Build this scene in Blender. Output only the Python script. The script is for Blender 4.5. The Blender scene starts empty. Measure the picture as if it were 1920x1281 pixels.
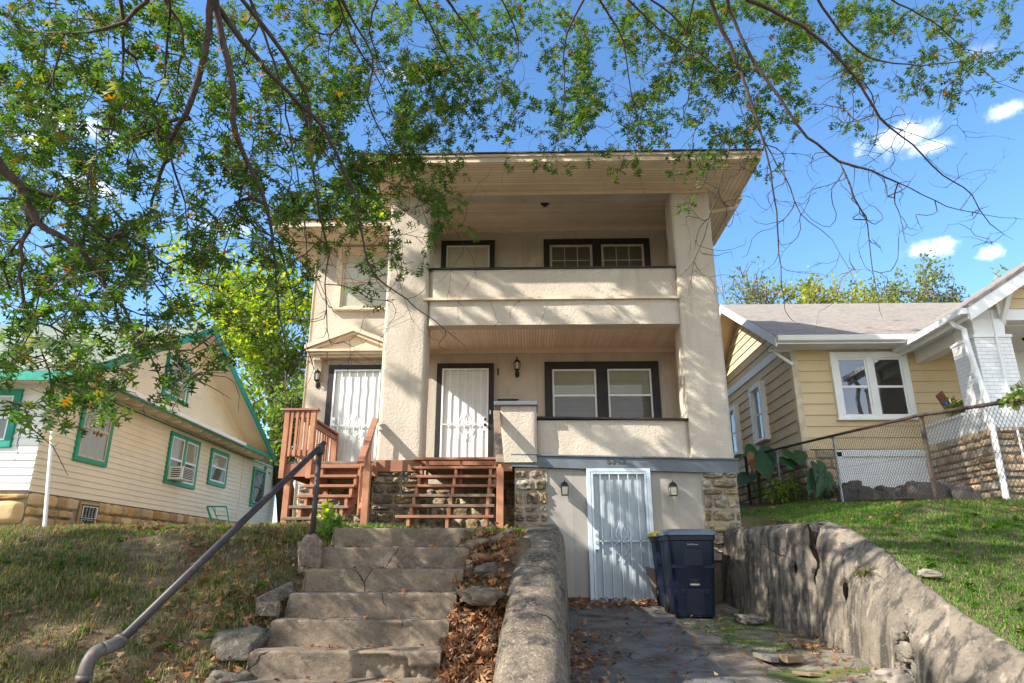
import bpy, math, random
import numpy as np
from mathutils import Vector, Matrix, noise as mnoise
random.seed(7); RNG = np.random.default_rng(11)
sc = bpy.context.scene
COL = sc.collection
R = math.radians
# ------------------------------------------------------------------ camera model (measured from the photograph)
F = 1270.0; PITCH = R(17.9); YAW = R(1.35); EYE = 1.6
def ray(u, v):
    x = (u-960)/F; y = (640.5-v)/F
    f = math.cos(PITCH)-y*math.sin(PITCH); z = math.sin(PITCH)+y*math.cos(PITCH)
    return np.array([x*math.cos(YW_)-f*math.sin(YW_), x*math.sin(YW_)+f*math.cos(YW_), z])
YW_ = YAW
def at(u, v, Y):
    d = ray(u, v); return np.array([0, 0, EYE])+d*(Y/d[1])
def proj(p):
    p = np.asarray(p, float); x = p[..., 0]; y = p[..., 1]; z = p[..., 2]-EYE
    xr = x*math.cos(YAW)+y*math.sin(YAW); f = -x*math.sin(YAW)+y*math.cos(YAW)
    fw = f*math.cos(PITCH)+z*math.sin(PITCH); up = -f*math.sin(PITCH)+z*math.cos(PITCH)
    fw = np.where(fw < .1, .1, fw)
    return 960+F*xr/fw, 640.5-F*up/fw, fw
cam = bpy.data.cameras.new('camera'); co = bpy.data.objects.new('camera', cam); COL.objects.link(co)
cam.sensor_width = 36; cam.lens = F/1920*36; cam.clip_end = 3000; cam.clip_start = .05
co.location = (0, 0, EYE); co.rotation_euler = (R(90)+PITCH, 0, YAW); sc.camera = co
# ------------------------------------------------------------------ light
SUN = Vector((-2.1, -1.0, 1.6)).normalized()
el = math.asin(SUN.z); rot = math.atan2(SUN.x, SUN.y)
sl = bpy.data.lights.new('sun', 'SUN'); so = bpy.data.objects.new('sun', sl); COL.objects.link(so)
sl.energy = 4.7; sl.angle = R(.5); sl.color = (1, .94, .85)
so.rotation_euler = SUN.to_track_quat('Z', 'Y').to_euler(); so.location = (-20, -10, 30)
w = bpy.data.worlds.new('World'); sc.world = w; w.use_nodes = True
nt = w.node_tree; nt.nodes.clear()
def wn(t, **k):
    n = nt.nodes.new(t)
    for a, b in k.items(): setattr(n, a, b)
    return n
sky = wn('ShaderNodeTexSky', sky_type='NISHITA'); sky.sun_disc = False
sky.sun_elevation = el; sky.sun_rotation = rot; sky.air_density = 1.0; sky.dust_density = .3; sky.ozone_density = 2.5
hsv = wn('ShaderNodeHueSaturation'); hsv.inputs['Saturation'].default_value = 1.17
nt.links.new(sky.outputs[0], hsv.inputs['Color'])
tc = wn('ShaderNodeTexCoord')
nz = wn('ShaderNodeTexNoise'); nz.inputs['Scale'].default_value = 34; nz.inputs['Detail'].default_value = 7; nz.inputs['Roughness'].default_value = .62
nt.links.new(tc.outputs['Generated'], nz.inputs['Vector'])
# each cloud: a direction (as photo pixel), angular half sizes
PUFFS = [(1690, 258, .050, .020, .75), (1740, 275, .030, .012, .6), (1885, 207, .026, .013, .85), (1748, 466, .030, .013, .95), (1850, 476, .017, .010, .85),
         (110, 225, .045, .018, .8), (60, 262, .03, .015, .8), (170, 352, .05, .014, .7), (215, 262, .02, .012, .7), (760, 140, .03, .010, .4), (420, 425, .04, .014, .4), (1830, 100, .02, .012, .2)]
acc = None
for (u, v, a, b, s) in PUFFS:
    d = Vector(ray(u, v)).normalized()
    rx = Vector((0, 0, 1)).cross(d).normalized()*-1; ry = d.cross(rx)
    def dot(vec, off):
        m = wn('ShaderNodeVectorMath', operation='DOT_PRODUCT'); nt.links.new(tc.outputs['Generated'], m.inputs[0]); m.inputs[1].default_value = vec
        return m.outputs['Value']
    def mth(op, A, B=None, clamp=False):
        m = wn('ShaderNodeMath', operation=op); m.use_clamp = clamp
        for i, q in enumerate((A, B)):
            if q is None: continue
            if isinstance(q, (int, float)): m.inputs[i].default_value = q
            else: nt.links.new(q, m.inputs[i])
        return m.outputs[0]
    X = mth('POWER', mth('ABSOLUTE', mth('MULTIPLY', dot(rx, 0), 1/a)), 2); Yv = mth('MULTIPLY', dot(ry, 0), 1/b)
    # flatter underside: stretch the lower half
    Y2 = mth('POWER', mth('ABSOLUTE', mth('MULTIPLY', Yv, 1.0)), 2)
    front = mth('GREATER_THAN', dot(d, 0), .5)
    body = mth('SUBTRACT', 1.0, mth('SQRT', mth('ADD', X, Y2)))
    body = mth('ADD', body, mth('MULTIPLY', mth('SUBTRACT', nz.outputs['Fac'], .5), 2.3))
    mr = wn('ShaderNodeMapRange'); mr.interpolation_type = 'SMOOTHSTEP'
    nt.links.new(body, mr.inputs['Value']); mr.inputs['From Min'].default_value = -.1; mr.inputs['From Max'].default_value = 1.15
    c = mth('MULTIPLY', mth('MULTIPLY', mr.outputs[0], front), s*.72)
    acc = c if acc is None else mth('MAXIMUM', acc, c)
# unseen bright cloud bank, added behind the camera to fill the shade
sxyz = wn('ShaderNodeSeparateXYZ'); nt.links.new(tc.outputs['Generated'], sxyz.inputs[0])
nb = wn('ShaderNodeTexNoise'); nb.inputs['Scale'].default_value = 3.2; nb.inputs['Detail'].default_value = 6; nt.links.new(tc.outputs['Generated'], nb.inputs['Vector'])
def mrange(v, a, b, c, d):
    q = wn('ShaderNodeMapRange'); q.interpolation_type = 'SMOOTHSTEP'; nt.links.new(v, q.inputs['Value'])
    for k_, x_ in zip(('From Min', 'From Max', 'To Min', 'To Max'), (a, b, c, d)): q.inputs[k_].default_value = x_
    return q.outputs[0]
rear_fill = mth('MULTIPLY', mth('MULTIPLY', mrange(sxyz.outputs[1], -.05, -.45, 0, 1), mrange(nb.outputs['Fac'], .34, .56, .10, .55)), mrange(sxyz.outputs[2], .0, .12, 0, 1))
acc = mth('MAXIMUM', acc, rear_fill)
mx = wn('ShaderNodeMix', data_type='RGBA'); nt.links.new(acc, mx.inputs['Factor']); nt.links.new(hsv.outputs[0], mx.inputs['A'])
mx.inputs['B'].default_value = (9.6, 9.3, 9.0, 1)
bg = wn('ShaderNodeBackground'); bg.inputs['Strength'].default_value = .14
out = wn('ShaderNodeOutputWorld')
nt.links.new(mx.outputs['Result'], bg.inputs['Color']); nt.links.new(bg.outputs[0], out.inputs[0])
sc.view_settings.view_transform = 'Standard'; sc.view_settings.look = 'None'; sc.view_settings.exposure = 1.23; sc.view_settings.gamma = 1
sc.cycles.max_bounces = 12; sc.cycles.diffuse_bounces = 9; sc.cycles.transparent_max_bounces = 12; sc.cycles.use_denoising = True

# ------------------------------------------------------------------ materials
class NT:
    def __init__(s, name):
        s.m = bpy.data.materials.new(name); s.m.use_nodes = True; s.t = s.m.node_tree; s.t.nodes.clear()
    def n(s, typ, ins=None, **k):
        n = s.t.nodes.new(typ)
        for a, b in k.items(): setattr(n, a, b)
        for a, b in (ins or {}).items(): s.set(n.inputs[a], b)
        return n
    def set(s, sock, val):
        if isinstance(val, bpy.types.NodeSocket): s.t.links.new(val, sock)
        elif isinstance(val, tuple) and sock.type == 'RGBA' and len(val) == 3: sock.default_value = (*val, 1)
        else: sock.default_value = val
    def math(s, op, a, b=0.0, clamp=False):
        n = s.n('ShaderNodeMath', {0: a, 1: b}, operation=op); n.use_clamp = clamp; return n.outputs[0]
    def rng(s, v, lo, hi, a=0.0, b=1.0):
        n = s.n('ShaderNodeMapRange', {'Value': v, 'From Min': lo, 'From Max': hi, 'To Min': a, 'To Max': b}, interpolation_type='SMOOTHSTEP'); return n.outputs[0]
    def mix(s, f, a, b, mode='MIX'):
        n = s.n('ShaderNodeMix', data_type='RGBA', blend_type=mode)
        s.set(n.inputs['Factor'], f); s.set(n.inputs['A'], a); s.set(n.inputs['B'], b); return n.outputs['Result']
    def noise(s, vec, scale, detail=5, rough=.55, dist=0.0):
        return s.n('ShaderNodeTexNoise', {'Vector': vec, 'Scale': scale, 'Detail': detail, 'Roughness': rough, 'Distortion': dist}).outputs['Fac']
    def scale(s, vec, sx):
        return s.n('ShaderNodeVectorMath', {0: vec, 1: tuple(sx)}, operation='MULTIPLY').outputs[0]
MATS = {}
def M(name, c1, c2=None, sc_=5, lo=.35, hi=.65, rough=.8, bump=None, st=(1, 1, 1), layers=(), metal=0.0, spec=.3, isl=0.0, hue=None, groove=None, cracks=None, coat=0.0):
    """layers: (colour, scale, stretch, lo, hi, amount); bump: list of (scale, stretch, strength m); groove: (axis, pitch, width, depth, colour)
       isl: value jitter per mesh island; hue: colour mixed in per island at random; cracks: (scale, width, colour)"""
    t = NT(name); tcn = t.n('ShaderNodeTexCoord').outputs['Object']
    c2 = c2 or tuple(x*.75 for x in c1)
    f = t.rng(t.noise(t.scale(tcn, st), sc_), lo, hi)
    c = t.mix(f, c1, c2)
    rnd = None
    if isl or hue:
        rnd = t.n('ShaderNodeNewGeometry').outputs['Random Per Island']
    if hue:
        cols = hue if isinstance(hue, list) else [hue]
        for k, hc in enumerate(cols):
            r2 = t.math('FRACT', t.math('MULTIPLY', rnd, 7.31+5.17*k))
            c = t.mix(t.rng(r2, .45, 1.0, 0, .85), c, hc)
    if isl:
        r3 = t.math('FRACT', t.math('MULTIPLY', rnd, 31.7))
        v = t.rng(r3, 0, 1, 1-isl, 1+isl)
        c = t.n('ShaderNodeHueSaturation', {'Color': c, 'Value': v}).outputs[0]
    for (lc, ls, lst, llo, lhi, amt) in layers:
        m = t.rng(t.noise(t.scale(tcn, lst), ls, 6, .6, .3), llo, lhi, 0, amt); c = t.mix(m, c, lc)
    height = None
    def addh(h, s_):
        nonlocal height
        q = t.math('MULTIPLY', h, s_); height = q if height is None else t.math('ADD', height, q)
    for (bs, bst, bh) in (bump or []):
        addh(t.noise(t.scale(tcn, bst), bs, 4, .6), bh)
    if groove:
        ax, pitch, wd, dep, gc = groove
        sep = t.n('ShaderNodeSeparateXYZ', {0: tcn}).outputs[ax]
        q = t.math('DIVIDE', sep, pitch)
        fr = t.math('FRACT', t.math('ADD', q, 100.0)); g = t.math('LESS_THAN', fr, wd)
        ids = t.n('ShaderNodeTexWhiteNoise', {'W': t.math('FLOOR', t.math('ADD', q, 100.0))}, noise_dimensions='1D').outputs['Value']
        c = t.n('ShaderNodeHueSaturation', {'Color': c, 'Value': t.rng(ids, 0, 1, .93, 1.06)}).outputs[0]
        c = t.mix(g, c, gc); addh(g, -dep)
    if cracks:
        cs, cw, cc = cracks
        wv = t.n('ShaderNodeVectorMath', {0: tcn, 1: t.n('ShaderNodeVectorMath', {0: t.n('ShaderNodeTexNoise', {'Vector': tcn, 'Scale': 5.0, 'Detail': 6.0}).outputs['Color'], 1: (.13, .13, .13)}, operation='MULTIPLY').outputs[0]}, operation='ADD').outputs[0]
        vo = t.n('ShaderNodeTexVoronoi', {'Vector': wv, 'Scale': cs}, feature='DISTANCE_TO_EDGE').outputs['Distance']
        gate = t.rng(t.noise(tcn, 1.1, 2), .53, .58)
        k = t.math('MULTIPLY', t.math('LESS_THAN', vo, cw), gate)
        c = t.mix(k, c, cc); addh(k, -.006)
    p = t.n('ShaderNodeBsdfPrincipled', {'Base Color': c, 'Roughness': rough, 'Metallic': metal, 'Specular IOR Level': spec, 'Coat Weight': coat})
    if height is not None:
        b = t.n('ShaderNodeBump', {'Height': height, 'Distance': 1.0, 'Strength': 1.0}); t.set(p.inputs['Normal'], b.outputs[0])
    o = t.n('ShaderNodeOutputMaterial', {0: p.outputs[0]})
    MATS[name] = t.m; return t.m
def leafmat(name, cols, trans=.35, rough=.55, spec=.35):
    t = NT(name); rnd = t.n('ShaderNodeNewGeometry').outputs['Random Per Island']
    r = t.n('ShaderNodeValToRGB', {'Fac': rnd}); el_ = r.color_ramp.elements
    while len(el_) < len(cols): el_.new(.5)
    pos = 0
    for e, (p_, c_) in zip(el_, cols): e.position = p_; e.color = (*c_, 1)
    tcn = t.n('ShaderNodeTexCoord').outputs['Object']
    c = t.mix(t.rng(t.noise(tcn, 1.1, 2), .35, .65, 0, .5), r.outputs[0], t.n('ShaderNodeHueSaturation', {'Color': r.outputs[0], 'Value': .6, 'Saturation': 1.0}).outputs[0])
    p = t.n('ShaderNodeBsdfPrincipled', {'Base Color': c, 'Roughness': rough, 'Specular IOR Level': spec})
    tr = t.n('ShaderNodeBsdfTranslucent', {'Color': t.n('ShaderNodeHueSaturation', {'Color': c, 'Value': 1.7, 'Saturation': 1.15}).outputs[0]})
    mxn = t.n('ShaderNodeMixShader', {0: trans, 1: p.outputs[0], 2: tr.outputs[0]})
    t.n('ShaderNodeOutputMaterial', {0: mxn.outputs[0]}); MATS[name] = t.m; return t.m
def glassmat(name, tint=(.8, .85, .85), refl=1.0):
    t = NT(name)
    fr = t.n('ShaderNodeFresnel', {'IOR': 1.5}).outputs[0]
    tr = t.n('ShaderNodeBsdfTransparent', {'Color': tint}); gl = t.n('ShaderNodeBsdfGlossy', {'Color': (1, 1, 1), 'Roughness': .02})
    m = t.n('ShaderNodeMixShader', {0: t.math('ADD', t.math('MULTIPLY', fr, .9*refl), .05*refl, True), 1: tr.outputs[0], 2: gl.outputs[0]})
    t.n('ShaderNodeOutputMaterial', {0: m.outputs[0]}); MATS[name] = t.m; return t.m

# colours are real-world base colours
STUCCO = M('stucco', (.545, .475, .385), (.485, .425, .345), 1.3, bump=[(20, (1, 1, 1), .012), (48, (1, 1, 1), .015), (110, (1, 1, 1), .004)], rough=.92, spec=.15,
           layers=[((.36, .30, .235), 1.4, (3.5, 3.5, .35), .50, .70, .45), ((.70, .64, .54), 2.2, (1, 1, 1), .60, .68, .35), ((.40, .34, .28), 3, (1, 1, 1), .66, .82, .35)])
STUCCOB = M('stucco_beam', (.545, .48, .395), (.48, .425, .35), 1.6, bump=[(16, (1, 1, 1), .012), (40, (1, 1, 1), .009), (90, (1, 1, 1), .003)], rough=.92, spec=.15,
           layers=[((.38, .31, .24), 2.2, (1, 1, .6), .58, .78, .4)], cracks=(.9, .003, (.2, .16, .12)))
SOFX = M('soffit_boards', (.76, .62, .44), (.68, .55, .39), 2, groove=(1, .085, .07, .006, (.17, .12, .075)), rough=.75, bump=[(9, (1, 6, 1), .004)],
         layers=[((.20, .14, .09), 5, (.6, 5, 1), .64, .74, .55), ((.62, .52, .40), 2.5, (.5, 3, 1), .6, .75, .5)])
SOFY = M('side_soffit_boards', (.76, .62, .44), (.68, .55, .39), 2, groove=(0, .085, .07, .006, (.17, .12, .075)), rough=.75, bump=[(9, (6, 1, 1), .004)],
         layers=[((.20, .14, .09), 5, (5, .6, 1), .64, .74, .55)])
BEAD = M('beadboard', (.77, .65, .49), (.73, .61, .46), 2, groove=(0, .055, .10, .005, (.30, .22, .15)), rough=.7)
TRIMTAN = M('tan_trim', (.66, .54, .39), (.60, .48, .35), 3, rough=.7, layers=[((.30, .22, .15), 6, (1, 1, 1), .62, .78, .4)], bump=[(20, (1, 1, 1), .002)])
DARK = M('dark_trim', (.020, .018, .017), (.028, .024, .022), 6, rough=.55, bump=[(30, (1, 1, 4), .001)])
BANDG = M('grey_band', (.125, .145, .165), (.105, .12, .135), 4, rough=.6, layers=[((.22, .23, .24), 3, (.4, 1, 3), .6, .75, .35), ((.06, .06, .06), 8, (.5, 1, 2), .66, .8, .5)], bump=[(14, (.4, 1, 4), .002)])
PANELT = M('taupe_panel', (.315, .29, .255), (.285, .26, .23), 2.5, rough=.75, groove=(0, .405, .010, .003, (.26, .23, .19)), layers=[((.20, .16, .12), 2, (2, 1, .4), .60, .78, .35)], bump=[(12, (6, 1, .6), .0015)])
WHITE = M('white_metal', (.78, .79, .78), (.72, .73, .72), 4, rough=.45, spec=.4, layers=[((.42, .33, .24), 22, (1, 1, .5), .66, .76, .35), ((.45, .40, .33), 9, (1, 1, .6), .70, .84, .4)])
METALB = M('blue_white_metal', (.46, .53, .57), (.40, .47, .51), 4, rough=.45, spec=.4, layers=[((.36, .26, .18), 20, (1, 1, .5), .62, .74, .4)])
WDOOR = M('white_door', (.70, .71, .69), (.65, .66, .64), 3, rough=.55, layers=[((.45, .43, .38), 3, (1, 1, .4), .62, .8, .35)])
DOORBLUE = M('pale_grey_door', (.34, .38, .40), (.30, .34, .36), 3, rough=.5, layers=[((.33, .35, .36), 2, (1, 1, .3), .6, .78, .4)])
CEDAR = M('cedar', (.40, .185, .10), (.29, .125, .068), 4, st=(1, 1, 1), rough=.7, isl=.22, hue=[(.42, .22, .12), (.25, .125, .08)], bump=[(30, (1, 1, 1), .002)],
          layers=[((.22, .08, .04), 16, (.4, 4, 4), .52, .72, .55), ((.50, .27, .15), 7, (.5, 3, 3), .60, .76, .45)])
CEDARV = M('cedar_upright', (.44, .205, .11), (.33, .145, .078), 4, rough=.7, isl=.2, hue=[(.48, .24, .12)], bump=[(30, (1, 1, 1), .002)],
          layers=[((.23, .085, .045), 16, (4, 4, .4), .52, .72, .55), ((.50, .29, .17), 7, (3, 3, .5), .60, .76, .4)])
WGREY = M('weathered_wood', (.22, .155, .105), (.15, .11, .08), 6, rough=.85, isl=.2, bump=[(40, (1, 1, 1), .002)],
          layers=[((.30, .24, .18), 16, (.4, 4, 4), .5, .7, .6), ((.16, .19, .06), 5, (1, 1, 1), .66, .78, .4)])
STONE = M('rubble_stone', (.33, .265, .175), (.23, .18, .12), 6, rough=.95, isl=.38, hue=[(.36, .23, .10), (.30, .28, .24)], bump=[(10, (1, 1, 1), .03), (24, (1, 1, 1), .016), (70, (1, 1, 1), .006)],
          layers=[((.10, .085, .065), 7, (1, 1, 1), .50, .62, .75), ((.42, .36, .26), 16, (1, 1, 1), .55, .66, .5)])
STONEL = M('tan_stone', (.52, .37, .19), (.44, .30, .15), 4, rough=.92, isl=.22, hue=[(.55, .44, .28), (.46, .27, .10)], bump=[(14, (1, 1, 1), .012), (60, (1, 1, 1), .004)],
          layers=[((.30, .22, .13), 6, (1, 1, 1), .6, .76, .5)])
MORTAR = M('mortar', (.36, .31, .24), (.26, .22, .17), 6, rough=.95, bump=[(30, (1, 1, 1), .012)], layers=[((.15, .13, .10), 4, (1, 1, 1), .56, .72, .6)])
CONC = M('step_concrete', (.19, .147, .104), (.13, .10, .072), 2.6, rough=.92, bump=[(22, (1, 1, 1), .006), (70, (1, 1, 1), .004), (190, (1, 1, 1), .0015)], spec=.15,
         layers=[((.25, .20, .15), 4.5, (1, 1, 1.6), .54, .67, .6), ((.085, .070, .055), 3.0, (1, 1, 1.4), .52, .66, .65), ((.23, .19, .145), 20, (.8, 1, 1), .53, .63, .35), ((.07, .06, .048), 34, (1, 1, 1), .54, .64, .4), ((.26, .22, .17), 75, (1, 1, 1), .55, .65, .3)], cracks=(.8, .0035, (.04, .034, .027)))
RETW = M('retaining_concrete', (.21, .175, .135), (.13, .11, .085), 2.4, rough=.95, bump=[(8, (1, 1, 1), .02), (26, (1, 1, 1), .012), (80, (1, 1, 1), .006), (200, (1, 1, 1), .003)], spec=.12,
         layers=[((.050, .046, .040), 2.6, (2.4, 2.4, .45), .47, .60, .88), ((.40, .34, .26), 3.6, (2, 2, .6), .56, .70, .65), ((.35, .25, .13), 2.6, (1, 1, 1), .66, .76, .5), ((.06, .054, .045), 14, (1, 1, .6), .52, .63, .4), ((.34, .30, .24), 30, (1, 1, 1), .55, .66, .25), ((.05, .045, .038), 60, (1, 1, 1), .54, .64, .3)], cracks=(.7, .005, (.04, .035, .028)))
CHEEK = M('cheek_concrete', (.195, .155, .112), (.125, .10, .074), 3.0, rough=.96, bump=[(9, (1, 1, 1), .02), (30, (1, 1, 1), .014), (90, (1, 1, 1), .008), (200, (1, 1, 1), .004)], spec=.12,
         layers=[((.055, .050, .042), 3.2, (1, 1, .8), .49, .63, .88), ((.33, .275, .20), 5, (1, 1, 1), .57, .70, .6), ((.05, .045, .037), 18, (1, 1, 1), .51, .61, .5), ((.38, .33, .25), 38, (1, 1, 1), .54, .64, .5), ((.06, .053, .044), 70, (1, 1, 1), .55, .65, .35)], cracks=(.8, .005, (.04, .035, .028)))
AGGR = M('rough_aggregate', (.22, .17, .125), (.14, .11, .085), 30, rough=.97, bump=[(28, (1, 1, 1), .03), (90, (1, 1, 1), .012)])
ROCK = M('field_rock', (.12, .105, .08), (.075, .066, .052), 4, rough=.95, bump=[(14, (1, 1, 1), .02), (70, (1, 1, 1), .008)], layers=[((.12, .13, .07), 5, (1, 1, 1), .56, .72, .5), ((.22, .20, .16), 22, (1, 1, 1), .53, .65, .5)])
BOULD = M('dark_boulder', (.10, .085, .075), (.07, .06, .052), 5, rough=.95, bump=[(10, (1, 1, 1), .02), (50, (1, 1, 1), .008)], layers=[((.18, .16, .14), 6, (1, 1, 1), .6, .76, .4)])
PIPE = M('dark_pipe', (.030, .026, .030), (.05, .036, .032), 7, st=(1, 1, 1), rough=.5, metal=.15, spec=.4, bump=[(60, (1, 1, 1), .0008)], layers=[((.16, .085, .05), 9, (1, 1, 1), .60, .76, .6)])
ELBOW = M('elbow_metal', (.13, .11, .095), (.085, .072, .065), 12, rough=.6, metal=.25, bump=[(50, (1, 1, 1), .001)], layers=[((.24, .13, .08), 12, (1, 1, 1), .6, .75, .5)])
GALV = M('galvanised', (.40, .41, .42), (.30, .31, .32), 12, rough=.5, metal=.5, spec=.4, layers=[((.22, .15, .10), 9, (1, 1, 1), .66, .8, .5)])
RUST = M('rusty_steel', (.06, .05, .045), (.085, .058, .042), 9, rough=.75, metal=.3, layers=[((.22, .10, .05), 3, (1, 1, 1), .64, .74, .6)], bump=[(60, (1, 1, 1), .001)])
WIRE = M('fence_wire', (.16, .15, .145), (.09, .08, .075), 6, rough=.5, metal=.6)
BINM = M('blue_plastic', (.004, .008, .022), (.005, .010, .028), 3, rough=.45, spec=.35, layers=[((.05, .06, .08), 6, (2, 2, .5), .62, .8, .35), ((.09, .085, .08), 5, (1, 1, .6), .66, .8, .3)])
LIDM = M('grey_blue_lid', (.09, .12, .16), (.11, .14, .18), 4, rough=.35, spec=.5)
YELM = M('yellow_plastic', (.62, .42, .02), (.55, .37, .02), 5, rough=.5)
BLACKP = M('black_plastic', (.012, .012, .013), None, 5, rough=.55)
LAMPM = M('lantern_metal', (.014, .012, .012), (.03, .022, .018), 20, rough=.4, metal=.3)
LAMPG = M('lantern_glass', (.55, .50, .38), (.45, .40, .30), 8, rough=.15, spec=.6)
BLIND = M('blind_fabric', (.40, .39, .30), (.36, .35, .27), 2, rough=.8, groove=(2, .025, .12, .001, (.29, .28, .21)))
BLINDD = M('screened_blind', (.155, .145, .11), (.13, .12, .095), 2, rough=.8, groove=(2, .025, .12, .001, (.11, .10, .08)))
SHADEW = M('pale_shade', (.66, .61, .49), (.62, .57, .46), 2, rough=.8)
CURT = M('tan_curtain', (.50, .43, .32), (.42, .36, .27), 6, st=(8, 8, .3), rough=.9)
SCRN = M('insect_screen', (.22, .185, .14), (.18, .15, .115), 4, rough=.8)
GLASS = glassmat('window_glass', (.9, .92, .9), .38)
GLASSR = glassmat('reflective_glass', (.35, .42, .5), 1.9)
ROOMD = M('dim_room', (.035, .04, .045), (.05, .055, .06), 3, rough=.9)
SASHT = M('tan_sash', (.60, .53, .40), None, 5, rough=.6)
CREAM = M('cream_clapboard', (.84, .735, .565), (.79, .685, .52), 1.2, rough=.65, layers=[((.58, .44, .28), 1.6, (1, .5, 3), .55, .78, .45), ((.45, .36, .25), 8, (1, 1, 1), .70, .82, .35)])
CREAMF = M('white_clapboard', (.80, .80, .77), (.74, .74, .71), 1.2, rough=.6, layers=[((.5, .45, .38), 7, (1, 1, 1), .70, .82, .35)])
GREEN = M('green_trim', (.015, .27, .155), (.02, .31, .18), 5, rough=.5, layers=[((.10, .28, .2), 6, (1, 1, 1), .66, .8, .4)])
TEAL = M('teal_trim', (.012, .30, .22), None, 5, rough=.5)
TAN = M('tan_siding', (.62, .485, .285), (.58, .45, .26), 1.5, rough=.6, bump=[(40, (1, 1, 6), .0008)])
TANL = M('pale_corner_board', (.62, .52, .36), None, 4, rough=.6)
WPAINT = M('white_paint', (.80, .80, .78), (.75, .75, .73), 3, rough=.5, layers=[((.5, .48, .42), 7, (1, 1, .5), .7, .84, .35)])
LEDGE = M('ledge_stone', (.50, .37, .22), (.42, .30, .18), 5, rough=.9, isl=.25, hue=[(.55, .43, .28), (.42, .27, .15), (.36, .31, .25)], bump=[(16, (1, 1, 1), .010), (60, (1, 1, 1), .004)])
DIRT_STONE = MORTAR
TIMBER = M('old_timber', (.20, .14, .095), (.13, .09, .06), 8, rough=.95, bump=[(30, (1, 1, 1), .01)], layers=[((.32, .25, .18), 18, (.5, 5, 5), .5, .7, .6)])
CARD = M('brown_panel', (.20, .15, .115), None, 5, rough=.9)
TERRA = M('terracotta_plastic', (.33, .14, .075), None, 4, rough=.5)
BARK = M('bark', (.085, .060, .048), (.055, .040, .033), 18, st=(1, 1, .4), rough=.95, bump=[(40, (1, 1, .4), .01)], layers=[((.17, .135, .115), 7, (1, 1, 1), .58, .74, .5)])
BARKF = M('pale_bark', (.17, .13, .10), (.11, .085, .065), 6, rough=.95)
LEAF = leafmat('oak_leaf', [(0, (0.032, 0.072, 0.011)), (.3, (0.052, 0.108, 0.016)), (.62, (0.080, 0.148, 0.024)), (.86, (0.124, 0.184, 0.032)), (.965, (0.192, 0.192, 0.032)), (.993, (0.288, 0.104, 0.016))], .44)
LEAFY = leafmat('yellow_green_leaf', [(0, (.12, .22, .03)), (.45, (.20, .31, .035)), (.8, (.34, .39, .04)), (1, (.50, .43, .06))], .5)
LEAFG = leafmat('mid_green_leaf', [(0, (.08, .15, .03)), (.5, (.13, .21, .04)), (.85, (.22, .27, .05)), (1, (.34, .33, .06))], .45)
LEAFO = leafmat('olive_leaf', [(0, (.12, .17, .065)), (.5, (.17, .22, .08)), (1, (.29, .28, .08))], .4)
LEAFH = leafmat('gold_leaf', [(0, (.15, .22, .05)), (.55, (.25, .28, .055)), (.85, (.38, .34, .06)), (1, (.48, .38, .06))], .45)
LITTER = leafmat('fallen_leaf', [(0, (.10, .05, .026)), (.3, (.20, .085, .035)), (.55, (.30, .135, .055)), (.8, (.30, .21, .13)), (1, (.45, .22, .08))], .15, .75, .2)
BLADEL = leafmat('dry_grass', [(0, (.055, .095, .02)), (.3, (.09, .13, .03)), (.5, (.19, .165, .065)), (.8, (.34, .26, .14)), (1, (.12, .20, .03))], .35, .7, .2)
BLADER = leafmat('green_grass', [(0, (.055, .145, .018)), (.5, (.095, .215, .028)), (.85, (.17, .28, .045)), (1, (.33, .30, .12))], .35, .65, .2)
ELEPH = leafmat('big_leaf', [(0, (.022, .085, .030)), (1, (.045, .13, .040))], .25, .4, .4)
WEED = leafmat('weed_leaf', [(0, (.07, .17, .02)), (1, (.13, .24, .03))], .4, .5, .3)
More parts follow.
